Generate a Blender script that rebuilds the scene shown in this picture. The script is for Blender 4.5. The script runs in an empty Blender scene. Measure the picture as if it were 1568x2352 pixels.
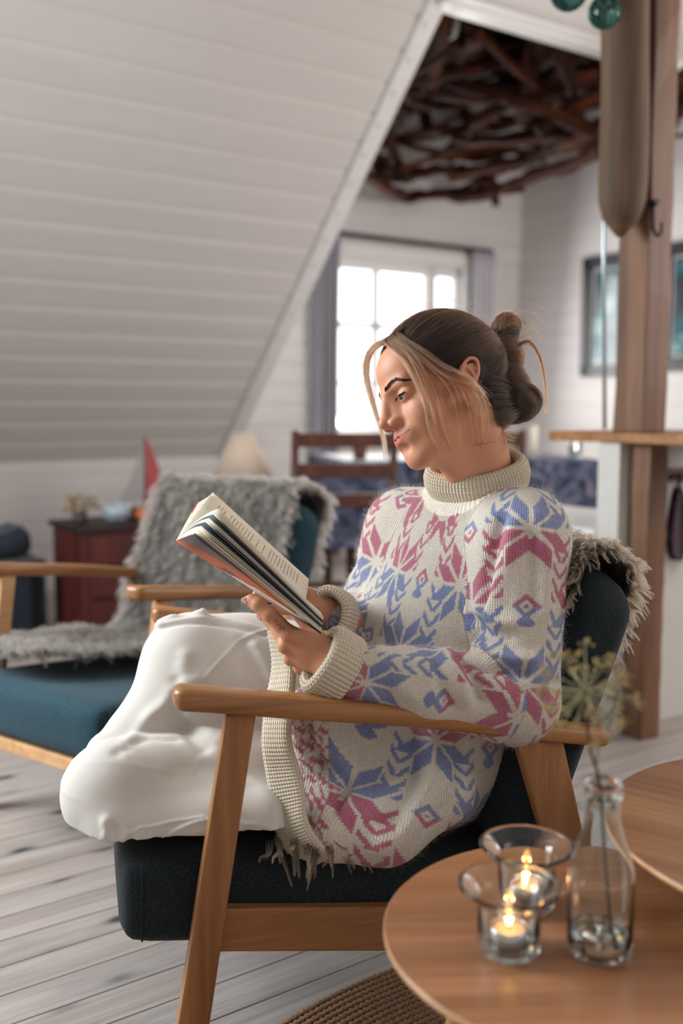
import bpy, bmesh, math, random
import numpy as np
from mathutils import Vector, Matrix, noise
random.seed(7)
rng = np.random.default_rng(7)
S = bpy.context.scene
COL = S.collection

# ------------------------------------------------------------------ camera, world, lights, exposure
EYE = 1.0                       # lens height above the floor
FPX, PITCH = 2287.0, math.atan((1176 - 930) / 2287.0)
cam_d = bpy.data.cameras.new('camera')
cam_d.sensor_fit = 'VERTICAL'
cam_d.sensor_height = 36.0
cam_d.sensor_width = 24.0
cam_d.lens = 36.0 * FPX / 2352.0
cam_d.clip_start = 0.02
cam_d.dof.use_dof = True
cam_d.dof.focus_distance = 1.50
cam_d.dof.aperture_fstop = 2.0
cam = bpy.data.objects.new('camera', cam_d)
cam.location = (0, 0, EYE)
cam.rotation_euler = (math.pi / 2 - PITCH, 0, 0)
COL.objects.link(cam)
S.camera = cam
S.view_settings.view_transform = 'Standard'
S.view_settings.look = 'None'
S.view_settings.gamma = 1
S.view_settings.use_curve_mapping = False
S.view_settings.exposure = 0.0
S.cycles.use_denoising = True
S.cycles.max_bounces = 12
S.cycles.transparent_max_bounces = 24
S.cycles.transmission_bounces = 14
S.cycles.diffuse_bounces = 3
S.cycles.glossy_bounces = 6
S.cycles.caustics_refractive = True
S.cycles.caustics_reflective = False
S.cycles.sample_clamp_indirect = 10

world = bpy.data.worlds.new('overcast')
S.world = world
world.use_nodes = True
_bg = world.node_tree.nodes['Background']
_bg.inputs[0].default_value = (0.93, 0.96, 1.0, 1)
_bg.inputs[1].default_value = 3.0

ANG = math.radians(55.2)
D1 = Vector((math.sin(ANG), math.cos(ANG), 0))      # along the floor boards
D2 = Vector((-D1.y, D1.x, 0))                       # towards the eaves wall with the window
def RM(a, b, z):                                    # room coordinates -> world
    return D1 * a + D2 * b + Vector((0, 0, z))
ROOM = Matrix((( D1.x, D2.x, 0, 0), (D1.y, D2.y, 0, 0), (0, 0, 1, 0), (0, 0, 0, 1)))

def area_light(name, loc, target, sx, sy, power, color):
    l = bpy.data.lights.new(name, 'AREA')
    l.shape = 'RECTANGLE'; l.size = sx; l.size_y = sy; l.energy = power; l.color = color
    o = bpy.data.objects.new(name, l)
    o.location = loc
    o.rotation_euler = (Vector(target) - Vector(loc)).to_track_quat('-Z', 'Y').to_euler()
    COL.objects.link(o)
    return o
# daylight: a roof window in the slope to the left of the picture, the window at the eaves, a kitchen window to the right
area_light('roof_window_light', (-2.35, 1.95, 1.75), (0.1, 1.5, 0.75), 1.3, 1.3, 118, (0.90, 0.96, 1.0))
area_light('eaves_window_light', RM(4.1, 5.12, 1.4), RM(3.4, 2.0, 1.0), 1.0, 1.1, 40, (1.0, 0.99, 0.97))
area_light('kitchen_window_light', RM(4.85, 0.6, 1.9), RM(4.0, 5.0, 1.7), 1.3, 1.3, 75, (1.0, 0.95, 0.92))
area_light('room_fill_light', RM(2.6, -1.05, 1.7), RM(2.2, 4.4, 2.0), 1.8, 1.2, 20, (1.0, 0.96, 0.93))  # added fill lamp behind the camera that brightens the slope

# ------------------------------------------------------------------ placing helpers
_c, _s = math.cos(PITCH), math.sin(PITCH)
def ray(px, py):
    a = (px - 784) / FPX; b = (1176 - py) / FPX
    return Vector((a, _c + b * _s, -_s + b * _c))
def P(px, py, y):                                    # point seen at photo pixel, y metres ahead of the lens
    r = ray(px, py)
    return r * (y / r.y) + Vector((0, 0, EYE))
def PZ(px, py, z):                                   # same, at height z
    r = ray(px, py)
    return r * ((z - EYE) / r.z) + Vector((0, 0, EYE))

# ------------------------------------------------------------------ objects
def world_of(o):
    m = o.matrix_basis.copy()
    return world_of(o.parent) @ m if o.parent else m
def place(o, M):
    """sets the world matrix, whatever the parents' transforms"""
    o.matrix_basis = world_of(o.parent).inverted() @ M if o.parent else M
def link(name, me, mat=None, parent=None, label=None, cat=None, group=None, kind=None, smooth=None, mw=None):
    o = bpy.data.objects.new(name, me)
    COL.objects.link(o)
    if mat is not None:
        if me is not None and not me.materials: me.materials.append(mat)
    if parent is not None:
        o.parent = parent
        if me is not None: place(o, Matrix.Identity(4))
    if label: o['label'] = label
    if cat: o['category'] = cat
    if group: o['group'] = group
    if kind: o['kind'] = kind
    if mw is not None: place(o, mw)
    if smooth is not None and me is not None:
        me.polygons.foreach_set('use_smooth', [smooth] * len(me.polygons)); me.update()
    return o
def empty(name, loc=(0, 0, 0), rotz=0.0, label=None, cat=None, group=None, kind=None):
    o = link(name, None, label=label, cat=cat, group=group, kind=kind)
    o.location = loc; o.rotation_euler = (0, 0, rotz); o.empty_display_size = 0.05
    return o
def mesh(name, vs, fs):
    me = bpy.data.meshes.new(name); me.from_pydata([tuple(v) for v in vs], [], fs); me.update(); return me

class MB:
    """collects vertices and faces of one mesh"""
    def __init__(s): s.v = []; s.f = []
    def add(s, vs, fs):
        n = len(s.v); s.v += [tuple(v) for v in vs]; s.f += [tuple(i + n for i in f) for f in fs]; return s
    def box(s, lo, hi, m=None, bev=0.0):
        lo, hi = Vector(lo), Vector(hi)
        if bev:
            bm = bmesh.new()
            bmesh.ops.create_cube(bm, size=1.0)
            for v in bm.verts:
                v.co = Vector(((lo.x + hi.x) / 2 + v.co.x * (hi.x - lo.x), (lo.y + hi.y) / 2 + v.co.y * (hi.y - lo.y), (lo.z + hi.z) / 2 + v.co.z * (hi.z - lo.z)))
            bmesh.ops.bevel(bm, geom=bm.edges[:], offset=bev, segments=2, affect='EDGES', profile=0.5)
            bm.verts.index_update()
            vs = [v.co.copy() for v in bm.verts]; fs = [[v.index for v in f.verts] for f in bm.faces]; bm.free()
        else:
            vs = [Vector((x, y, z)) for x in (lo.x, hi.x) for y in (lo.y, hi.y) for z in (lo.z, hi.z)]
            fs = [(0, 1, 3, 2), (4, 6, 7, 5), (0, 4, 5, 1), (2, 3, 7, 6), (0, 2, 6, 4), (1, 5, 7, 3)]
        if m is not None: vs = [m @ v for v in vs]
        return s.add(vs, fs)
    def tube(s, pts, r, n=8, cap=True, flat=1.0, up=None):
        """tube through pts, radius r (number or list); flat squashes across 'up'"""
        pts = [Vector(p) for p in pts]; k = len(pts)
        rs = r if hasattr(r, '__len__') else [r] * k
        vs = []; fs = []
        ref = Vector(up) if up is not None else None
        prev = None
        for i, p in enumerate(pts):
            t = (pts[min(i + 1, k - 1)] - pts[max(i - 1, 0)]).normalized()
            if ref is None:
                q = Vector((0, 0, 1)) if abs(t.z) < 0.9 else Vector((1, 0, 0))
                a = prev if prev is not None else q
            else: a = ref
            a = (a - t * a.dot(t))
            a = a.normalized() if a.length > 1e-6 else t.orthogonal().normalized()
            prev = a; b = t.cross(a)
            for j in range(n):
                w = 2 * math.pi * j / n
                vs.append(p + (a * math.cos(w) * flat + b * math.sin(w)) * rs[i])
        for i in range(k - 1):
            for j in range(n):
                fs.append((i * n + j, i * n + (j + 1) % n, (i + 1) * n + (j + 1) % n, (i + 1) * n + j))
        if cap:
            fs.append(tuple(range(n - 1, -1, -1))); fs.append(tuple((k - 1) * n + j for j in range(n)))
        return s.add(vs, fs)
    def lathe(s, prof, n=32, m=None, close=False):
        """prof: (r, z) list turned about z"""
        vs = []; fs = []; k = len(prof)
        for r, z in prof:
            for j in range(n):
                w = 2 * math.pi * j / n; vs.append(Vector((r * math.cos(w), r * math.sin(w), z)))
        for i in range(k - 1 + (1 if close else 0)):
            i2 = (i + 1) % k
            for j in range(n):
                fs.append((i * n + j, i * n + (j + 1) % n, i2 * n + (j + 1) % n, i2 * n + j))
        if not close:
            if prof[0][0] > 0: fs.append(tuple(range(n - 1, -1, -1)))
            if prof[-1][0] > 0: fs.append(tuple((k - 1) * n + j for j in range(n)))
        if m is not None: vs = [m @ v for v in vs]
        return s.add(vs, fs)
    def build(s, name, mat=None, parent=None, smooth=False, **kw):
        return link(name, mesh(name, s.v, s.f), mat, parent, smooth=smooth, **kw)
def bev(o, w, seg=2):
    m = o.modifiers.new('bevel', 'BEVEL'); m.width = w; m.segments = seg; m.limit_method = 'ANGLE'; m.angle_limit = math.radians(40)
    return o
def subs(o, l=1):
    m = o.modifiers.new('sub', 'SUBSURF'); m.levels = l; m.render_levels = l; return o
def spline(pts, n):
    """Catmull-Rom through pts, n samples (numpy)"""
    p = np.array([tuple(q) for q in pts], float)
    e = np.vstack([2 * p[0] - p[1], p, 2 * p[-1] - p[-2]])
    t = np.linspace(0, len(p) - 1 - 1e-9, n); i = t.astype(int); u = (t - i)[:, None]
    a, b, c, d = e[i], e[i + 1], e[i + 2], e[i + 3]
    return 0.5 * (2 * b + (c - a) * u + (2 * a - 5 * b + 4 * c - d) * u ** 2 + (3 * b - a - 3 * c + d) * u ** 3)

# ------------------------------------------------------------------ materials
def lin(c):
    if isinstance(c, str): c = [int(c[i:i + 2], 16) / 255 for i in (0, 2, 4)]
    return tuple(x / 12.92 if x <= 0.04045 else ((x + 0.055) / 1.055) ** 2.4 for x in c) + (1,)
class NT:
    def __init__(s, name):
        s.m = bpy.data.materials.new(name); s.m.use_nodes = True; s.t = s.m.node_tree
        s.b = s.t.nodes['Principled BSDF']; s.out = s.t.nodes['Material Output']
    def n(s, typ, **kw):
        nd = s.t.nodes.new(typ)
        for k, v in kw.items():
            if k[0] == 'i' and k[1:].isdigit(): nd.inputs[int(k[1:])].default_value = v
            elif k in nd.inputs.keys() if not hasattr(nd, k) else False: nd.inputs[k].default_value = v
            else: setattr(nd, k, v)
        return nd
    def l(s, a, b): s.t.links.new(a, b)
    def coord(s, kind='Object', scale=(1, 1, 1), rnd=False):
        tc = s.n('ShaderNodeTexCoord'); mp = s.n('ShaderNodeMapping'); mp.inputs['Scale'].default_value = scale
        src = tc.outputs[kind]
        if rnd:
            oi = s.n('ShaderNodeObjectInfo'); va = s.n('ShaderNodeVectorMath', operation='MULTIPLY_ADD')
            cx = s.n('ShaderNodeCombineXYZ'); s.l(oi.outputs['Random'], cx.inputs[0]); s.l(oi.outputs['Random'], cx.inputs[1]); s.l(oi.outputs['Random'], cx.inputs[2])
            s.l(cx.outputs[0], va.inputs[0]); va.inputs[1].default_value = (37, 23, 51); s.l(src, va.inputs[2]); src = va.outputs[0]
        s.l(src, mp.inputs['Vector']); return mp.outputs[0]
    def noise(s, vec, scale, detail=4, rough=0.55, dist=0.0):
        t = s.n('ShaderNodeTexNoise'); s.l(vec, t.inputs['Vector']); t.inputs['Scale'].default_value = scale
        t.inputs['Detail'].default_value = detail; t.inputs['Roughness'].default_value = rough; t.inputs['Distortion'].default_value = dist
        return t.outputs['Fac']
    def ramp(s, fac, stops, interp='LINEAR'):
        r = s.n('ShaderNodeValToRGB'); r.color_ramp.interpolation = interp; e = r.color_ramp.elements
        e[0].position = stops[0][0]; e[0].color = stops[0][1]; e[1].position = stops[-1][0]; e[1].color = stops[-1][1]
        for p, c in stops[1:-1]:
            q = e.new(p); q.color = c
        s.l(fac, r.inputs[0]); return r.outputs[0]
    def mix(s, fac, a, b, mode='MIX'):
        m = s.n('ShaderNodeMix', data_type='RGBA', blend_type=mode)
        for sock, v in ((m.inputs[0], fac), (m.inputs[6], a), (m.inputs[7], b)):
            if hasattr(v, 'links') or isinstance(v, bpy.types.NodeSocket): s.l(v, sock)
            else: sock.default_value = v
        return m.outputs[2]
    def math(s, op, a, b=0.0, c=0.0, clamp=False):
        m = s.n('ShaderNodeMath', operation=op); m.use_clamp = clamp
        for sock, v in zip(m.inputs, (a, b, c)):
            if isinstance(v, bpy.types.NodeSocket): s.l(v, sock)
            else: sock.default_value = v
        return m.outputs[0]
    def bump(s, h, strength=0.3, dist=0.002):
        b = s.n('ShaderNodeBump'); b.inputs['Strength'].default_value = strength; b.inputs['Distance'].default_value = dist
        s.l(h, b.inputs['Height']); s.l(b.outputs[0], s.b.inputs['Normal']); return b
    def col(s, v):
        if isinstance(v, bpy.types.NodeSocket): s.l(v, s.b.inputs['Base Color'])
        else: s.b.inputs['Base Color'].default_value = v
    def set(s, **kw):
        for k, v in kw.items(): s.b.inputs[k.replace('_', ' ')].default_value = v
        return s
# oak and friends are defined below
def plain(name, c, rough=0.6, metal=0.0, **kw):
    t = NT(name); t.col(lin(c)); t.set(Roughness=rough, Metallic=metal, **kw)
    v = t.coord('Object'); h = t.noise(v, 60, 3); t.bump(h, 0.08, 0.001)
    return t.m
def wood(name, dark, mid, light, scale=1.0, axis=0, rough=0.45, bump=0.12, knots=False, rnd=True):
    t = NT(name)
    sc = [22 * scale] * 3; sc[axis] = 1.3 * scale
    v = t.coord('Object', tuple(sc), rnd)
    n1 = t.noise(v, 1.0, 6, 0.6, 0.6)
    sc2 = [160 * scale] * 3; sc2[axis] = 5 * scale
    v2 = t.coord('Object', tuple(sc2), rnd); n2 = t.noise(v2, 1.0, 3, 0.6)
    c = t.ramp(n1, [(0.25, lin(dark)), (0.5, lin(mid)), (0.75, lin(light))])
    c = t.mix(0.35, c, t.ramp(n2, [(0.3, (0.25, 0.25, 0.25, 1)), (0.7, (0.9, 0.9, 0.9, 1))]), 'SOFT_LIGHT')
    if knots:
        sk = [4.0 * scale] * 3; sk[axis] = 2.0 * scale
        v3 = t.coord('Object', tuple(sk), rnd)
        vo = t.n('ShaderNodeTexVoronoi'); t.l(v3, vo.inputs['Vector']); vo.inputs['Scale'].default_value = 1.2
        k = t.ramp(vo.outputs['Distance'], [(0.02, (1, 1, 1, 1)), (0.09, (0, 0, 0, 1))])
        c = t.mix(k, c, lin(knots))
    t.col(c); t.set(Roughness=rough); t.bump(n2, bump, 0.001)
    return t.m
OAK = wood('oak', '7d5230', '99683d', 'b07e4e', 1.0, 0, 0.38)
OAKV = wood('oak_vertical', '7d5230', '98673f', 'ae7d50', 1.0, 2, 0.38)
BEECH = wood('pale_beech', 'b98a5e', 'cb9c6e', 'dab084', 1.0, 0, 0.4)
TABLE = wood('table_oak', '77502f', '936240', 'a97650', 0.7, 0, 0.33)
BROWN = wood('brown_stained_wood', '3a1f14', '4f2b1c', '6a3c27', 1.0, 2, 0.45)
TIMBER = wood('old_timber', '4a3020', '6c4a33', '8a6446', 0.5, 2, 0.6, 0.3, knots='24150f')
LOG = wood('old_log', '33251a', '5c452f', '7f6348', 0.6, 2, 0.7, 0.5, knots='1d130d')
DRIFT = wood('driftwood', '100604', '2b140b', '643018', 0.6, 0, 0.6, 0.5)
DRIFT.node_tree.nodes['Principled BSDF'].inputs['Specular IOR Level'].default_value = .12; DRIFT.node_tree.nodes['Principled BSDF'].inputs['Roughness'].default_value = .85
DARKROOF = wood('dark_roof_boards', '150c08', '22140e', '301c14', 0.6, 0, 0.8)

def floor_mat():
    t = NT('whitewashed_pine')
    v = t.coord('Object', (0.9, 14, 14), True)
    n1 = t.noise(v, 1.0, 5, 0.6, 1.2)
    v2 = t.coord('Object', (2.5, 120, 120), True); n2 = t.noise(v2, 1.0, 3, 0.6, 0.4)
    c = t.ramp(n1, [(0.25, lin('7f7771')), (0.5, lin('9d9590')), (0.75, lin('b3aba5'))])
    c = t.mix(0.5, c, t.ramp(n2, [(0.3, (0.3, 0.3, 0.3, 1)), (0.7, (0.75, 0.75, 0.75, 1))]), 'SOFT_LIGHT')
    oi = t.n('ShaderNodeObjectInfo')
    c = t.mix(t.math('MULTIPLY', oi.outputs['Random'], 0.35), c, lin('b8a597'))
    v3 = t.coord('Object', (5.0, 11.8, 11.8), True)
    vo = t.n('ShaderNodeTexVoronoi'); t.l(v3, vo.inputs['Vector']); vo.inputs['Scale'].default_value = 1.0
    k = t.ramp(vo.outputs['Distance'], [(0.10, (1, 1, 1, 1)), (0.15, (0.5, 0.5, 0.5, 1)), (0.21, (0.12, 0.12, 0.12, 1)), (0.30, (0, 0, 0, 1))])
    c = t.mix(k, c, lin('3c4348'))
    t.col(c); t.set(Roughness=0.42); t.bump(n2, 0.12, 0.001)
    return t.m
FLOOR = floor_mat()
def paint(name, c, rough=0.55):
    t = NT(name); v = t.coord('Object', (1.0, 14, 14), True); n = t.noise(v, 1.0, 5, 0.6)
    a = lin(c); b = tuple(x * 0.93 for x in a[:3]) + (1,)
    t.col(t.ramp(n, [(0.3, b), (0.7, a)])); t.set(Roughness=rough); t.bump(n, 0.1, 0.002)
    return t.m
WHITE = paint('white_painted_boards', 'd3cdc8')
WHITE2 = paint('white_painted_wall', 'd6d0cd')
TRIM = paint('white_trim_paint', 'e4e1de', 0.4)
GREYW = paint('grey_white_wall', 'cfccc6')

def fabric(name, base, fleck, amt=0.5, scale=900, rough=0.95, sheen=.2, bmp=.5):
    t = NT(name); v = t.coord('Object')
    n = t.noise(v, scale, 2, 0.7); n3 = t.noise(v, 9, 3)
    f = t.ramp(n, [(0.55 - 0.12 * amt, (0, 0, 0, 1)), (0.68, (1, 1, 1, 1))])
    c = t.mix(f, lin(base), lin(fleck))
    c = t.mix(t.math('MULTIPLY', n3, 0.25), c, lin(base), 'MULTIPLY')
    t.col(c); t.set(Roughness=rough); t.b.inputs['Sheen Weight'].default_value = sheen; t.b.inputs['Sheen Roughness'].default_value = 0.5
    t.bump(n, bmp, 0.0012)
    return t.m
NAVY = fabric('dark_blue_upholstery', '060b10', '243b44', 0.7, 520, 0.95, .03)
TEAL = fabric('teal_upholstery', '0f2f3b', '2c5c6b', 0.9, 420, .95, .06)
LINEN_T = fabric('white_linen', 'd0cbc3', 'dedad3', 1.2, 1500, 0.9, .1, .12)
WOOLB = fabric('brown_sheepskin_wool', '1d160f', '33281e', 1.0, 300)
WOOLG = fabric('grey_sheepskin_wool', '3c3732', '57514b', 1.2, 200)
BRAID = fabric('braided_jute', '7d573a', 'bd9062', 1.2, 260)
BLACK = plain('black_iron', '15161a', 0.4, 0.6)
GREYC = fabric('grey_curtain_cloth', '9a969c', 'aaa6ac', 1.0, 300)
SHEER = fabric('pale_curtain_cloth', 'c9c6cc', 'd8d5da', 1.0, 300)

def glass(name='clear_glass', c=(1, 1, 1), rough=0.0, ior=1.45):
    t = NT(name); t.col(tuple(c) + (1,)); t.set(Roughness=rough, IOR=ior); t.b.inputs['Transmission Weight'].default_value = 1.0
    # let light shine through to what stands behind
    return t.m
GLASS = glass('clear_glass', (0.93, 0.985, 0.98))
WATER = glass('water', (0.97, 0.97, 0.93), 0, 1.33)
def emis(name, c, st):
    t = NT(name); t.b.inputs['Base Color'].default_value = lin(c); t.b.inputs['Emission Color'].default_value = lin(c); t.b.inputs['Emission Strength'].default_value = st
    return t.m
# ================================================================== the room shell
ZC = 2.657                         # flat ceiling height, where the slope ends
B_W, B_E = 5.230, 3.335            # eaves wall; ridge-side edge of the slope (D2)
A_R, A_C = 2.812, 5.19             # end of the sloped ceiling; right-hand wall (D1)
KNEE = 0.70
def in_room(o): place(o, ROOM); return o

def board_mesh(name, L, w, t, lip=0.007):
    # long in x, width in y (0..w), face at z=0 looking -z, tongue-and-groove bead along one side
    pr = [(0.0, lip), (0.004, 0.0), (w * 0.84, 0.0), (w * 0.86, 0.003), (w - 0.012, 0.003), (w - 0.008, lip), (w, lip), (w, t), (0, t)]
    vs = [(x, y, z) for x in (0, L) for y, z in pr]; k = len(pr)
    fs = [(i, i + k, (i + 1) % k + k, (i + 1) % k) for i in range(k)] + [tuple(range(k)), tuple(range(2 * k - 1, k - 1, -1))]
    return mesh(name, vs, fs)
def frame_matrix(o, x, y, z):
    m = Matrix.Identity(4)
    for i, v in enumerate((x, y, z)):
        for j in range(3): m[j][i] = v[j]
    for j in range(3): m[j][3] = o[j]
    return m

# floor
fl = MB().box((-2.2, -1.2, -0.12), (A_C + 0.05, B_W + 0.05, -0.022)).build('floor', FLOOR, kind='structure'); in_room(fl)
pw = 0.0885
pm = MB().box((0, 0.0010, -0.02), (7.35, pw - 0.0012, 0.0), bev=0.0012).build('plank', FLOOR, fl)
place(pm, ROOM @ Matrix.Translation((-2.1, 1.3825 - pw * 26, 0)))
k = 0
for i in range(-10, 44):
    y = 1.4645 + (i - 0) * pw - pw * 1
    off = -2.17
    x = off
    while x < A_C:
        o = pm if k == 0 else link('plank', pm.data, None, fl)
        place(o, ROOM @ Matrix.Translation((x, y, 0))); k += 1
        break

# sloped ceiling: boards along D1, climbing from the knee wall to the flat ceiling
Ks = Vector((0, B_W, KNEE)); Es = Vector((0, B_E, ZC))
sd = (Es - Ks); SL = sd.length; sd.normalize()
nd = Vector((1, 0, 0)).cross(sd)          # one of the normals
if nd.z < 0: nd = -nd                      # away from the room
slope = MB().box((-2.2, 0, 0.03), (A_R - 0.01, SL, 0.12)).build('ceiling_slope', WHITE, kind='structure')
place(slope, ROOM @ frame_matrix(Ks, (1, 0, 0), sd, nd))
bm_ = board_mesh('plank', A_R + 1.2, 0.1478, 0.02)
nb = int(SL / 0.1478) + 1
for i in range(nb):
    o = link('plank', bm_, WHITE, slope)
    place(o, ROOM @ frame_matrix(Ks + sd * (i * 0.1478) + Vector((-1.2, 0, 0)), (1, 0, 0), sd, nd))
# trim board along the end of the slope, with its nails
tr = MB().box((-0.06, -0.02, -0.022), (0.022, SL + 0.02, 0.0), bev=0.003).build('trim_slope', TRIM, kind='structure')
place(tr, ROOM @ frame_matrix(Ks + Vector((A_R, 0, 0)), (1, 0, 0), sd, nd))
ed = MB().box((0.0, -0.02, 0.0), (0.022, SL + 0.02, 0.16)).build('trim_edge', TRIM, tr); place(ed, world_of(tr))
nl = MB().lathe([(0.0, -0.0), (0.006, 0.0), (0.006, 0.003), (0, 0.003)], 10)
nlm = mesh('nail', nl.v, nl.f); nlm.materials.append(plain('grey_nail_head', '8f8e92', 0.4, 0.5))
for i in range(17):
    o = link('nail', nlm, None, tr); o.matrix_basis = Matrix.Translation((-0.042, 0.16 + i * 0.155, -0.0245))

# flat ceiling nearer the camera
fc = MB().box((-2.2, -1.2, ZC + 0.02), (A_C + 0.05, B_E, ZC + 0.14)).build('ceiling', WHITE, kind='structure'); in_room(fc)
bm2 = board_mesh('plank', A_C + 2.2, 0.1478, 0.018)
for i in range(0, 22):
    o = link('plank', bm2, WHITE, fc)
    place(o, ROOM @ frame_matrix(Vector((-2.2, B_E - 0.03 - i * 0.1478, ZC)), (1, 0, 0), (0, -1, 0), (0, 0, 1)))
t1 = MB().box((A_R - 0.02, B_E - 0.075, ZC - 0.022), (A_C, B_E + 0.02, ZC), bev=0.004).build('trim_ceiling', TRIM, kind='structure'); in_room(t1)
t2 = MB().box((A_R - 0.02, B_E - 0.13, ZC - 0.012), (A_C, B_E - 0.075, ZC), bev=0.004).build('trim_bead', TRIM, t1); in_room(t2)
# dark open roof above the eaves part
vf = MB().box((A_R - 0.3, B_E - 0.1, ZC + 0.14), (A_C + 0.1, B_E - 0.02, 3.7)).build('wall_upper', DARKROOF, kind='structure'); in_room(vf)
vs_ = MB().box((A_R - 0.12, B_E, ZC - 0.0), (A_R - 0.04, B_W + 0.1, 3.7)).build('wall_cheek', DARKROOF, kind='structure'); in_room(vs_)
rf = MB().box((A_R - 0.3, B_E - 0.1, 3.46), (A_C + 0.1, B_W + 0.1, 3.6)).build('ceiling_roof', DARKROOF, kind='structure'); in_room(rf)

# eaves wall with the window: boards run along D1
WT0, WT1, WZ0, WZ1 = 3.57, 4.66, 0.80, 1.93
wa = empty('wall_eaves', kind='structure'); place(wa, ROOM)
def wbox(lo, hi, nm='sheathing', mat=WHITE2, par=None):
    o = MB().box(lo, hi).build(nm, mat, par or wa); place(o, ROOM); return o
wbox((-2.2, B_W + 0.02, 0), (WT0, B_W + 0.14, 3.6)); wbox((WT1, B_W + 0.02, 0), (A_C + 0.1, B_W + 0.14, 3.6))
wbox((WT0, B_W + 0.02, 0), (WT1, B_W + 0.14, WZ0)); wbox((WT0, B_W + 0.02, WZ1), (WT1, B_W + 0.14, 3.6))
wb = 0.125
cache = {}
def wall_board(x0, x1, z, n=(0, 1, 0), ax=(1, 0, 0), base=None, par=None):
    L = round(x1 - x0, 3)
    if L not in cache: cache[L] = board_mesh('plank', L, wb, 0.02, 0.005); cache[L].materials.append(WHITE2)
    o = link('plank', cache[L], None, par or wa)
    place(o, ROOM @ frame_matrix(base, ax, (0, 0, 1), n))
z = 0.0
while z < 3.5:
    if z < KNEE + 0.01: wall_board(-2.2, A_R, z, base=Vector((-2.2, B_W, z)))
    if z + wb > WZ0 and z < WZ1:
        wall_board(A_R, WT0, z, base=Vector((A_R, B_W, z))); wall_board(WT1, A_C, z, base=Vector((WT1, B_W, z)))
    else: wall_board(A_R, A_C, z, base=Vector((A_R, B_W, z)))
    z += wb
# right-hand wall with the pictures
wbk = MB().box((-2.35, -1.35, 0), (A_C + 0.14, -1.2, 2.8)).build('wall_back', WHITE2, kind='structure'); in_room(wbk)
wlf = MB().box((-2.35, -1.35, 0), (-2.2, B_W + 0.14, 2.8)).build('wall_left', WHITE2, kind='structure'); in_room(wlf)
wr = MB().box((A_C + 0.02, -1.35, 0), (A_C + 0.14, B_W + 0.1, 3.6)).build('wall_right', WHITE2, kind='structure'); in_room(wr)
z = 0.0
while z < 3.5:
    wall_board(0, 3.9, z, n=(1, 0, 0), ax=(0, 1, 0), base=Vector((A_C, 1.33, z)), par=wr); z += wb

# window
win = empty('window_1', RM((WT0 + WT1) / 2, B_W, WZ0), kind='structure')
def winbox(nm, x0, x1, z0, z1, y0=-0.02, y1=0.03, mat=TRIM, par=None, b=0.004):
    o = MB().box((x0, B_W + y0, z0), (x1, B_W + y1, z1), bev=b).build(nm, mat, par or win); place(o, ROOM); return o
for a, b, c, d in ((WT0 - 0.07, WT1 + 0.07, WZ1, WZ1 + 0.08), (WT0 - 0.07, WT0 + 0.02, WZ0, WZ1), (WT1 - 0.02, WT1 + 0.07, WZ0, WZ1)):
    winbox('casing', a, b, c, d, -0.025, 0.02)
winbox('sill', WT0 - 0.1, WT1 + 0.1, WZ0 - 0.03, WZ0, -0.12, 0.1)
mid = (WT0 + WT1) / 2 + 0.28
for a, b, c, d in ((WT0, WT1, WZ1 - 0.07, WZ1), (WT0, WT1, WZ0, WZ0 + 0.06), (WT0, WT0 + 0.05, WZ0, WZ1), (WT1 - 0.05, WT1, WZ0, WZ1), (mid - 0.04, mid + 0.04, WZ0, WZ1)):
    winbox('sash', a, b, c, d, 0.03, 0.08)
winbox('glazing_bar', 3.917, 3.963, WZ0 + 0.05, WZ1 - 0.06, 0.04, 0.07); winbox('glazing_bar', WT0, mid, 1.49, 1.53, 0.04, 0.07); winbox('glazing_bar', WT0, mid, 1.13, 1.15, 0.04, 0.07)
PANE = glass('window_pane', (1, 1, 1), 0, 1.02)
for a, b in ((WT0 + 0.05, 3.925), (3.955, mid - 0.04), (mid + 0.04, WT1 - 0.05)):
    winbox('pane', a, b, WZ0 + 0.05, WZ1 - 0.06, 0.052, 0.056, PANE, None, 0)
# curtain rod and curtains
rod = empty('curtain_rod', RM(3.6, B_W - 0.08, 2.04), label='dark metal curtain rod mounted above the window', cat='curtain rod')
o = MB().tube([RM(3.45, B_W - 0.08, 2.05), RM(4.84, B_W - 0.08, 2.05)], 0.014, 10).build('pole', BLACK, rod, smooth=True); place(o, Matrix.Identity(4))
for a in (3.5, 4.8):
    o = MB().tube([RM(a, B_W - 0.08, 2.05), RM(a, B_W, 2.05)], 0.008, 8).build('bracket', BLACK, rod); place(o, Matrix.Identity(4))
def curtain(name, a0, a1, z0, z1, n, amp, mat, label):
    vs = []; fs = []; m = n * 8
    for j in range(13):
        zz = z0 + (z1 - z0) * j / 12
        for i in range(m + 1):
            u = i / m; sq = 1 - 0.12 * math.sin(math.pi * j / 12)
            a = (a0 + a1) / 2 + (u - 0.5) * (a1 - a0) * sq
            d = amp * math.sin(u * n * 2 * math.pi + 0.6 * math.sin(zz * 2.2)) * (1 - 0.25 * j / 12)
            vs.append(RM(a, B_W - 0.085 + d, zz))
    for j in range(12):
        for i in range(m): q = j * (m + 1) + i; fs.append((q, q + 1, q + m + 2, q + m + 1))
    o = link(name, mesh(name, vs, fs), mat, label=label, cat='curtain', smooth=True)
    md = o.modifiers.new('thick', 'SOLIDIFY'); md.thickness = 0.003
    return o
curtain('curtain', 3.37, 3.56, 0.05, 2.04, 4, 0.028, GREYC, 'long grey curtain hanging at the window beside the sloped ceiling')
curtain('curtain', 4.66, 4.86, 0.70, 2.04, 4, 0.024, SHEER, 'pale curtain hanging at the window side nearest the room corner')

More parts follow.
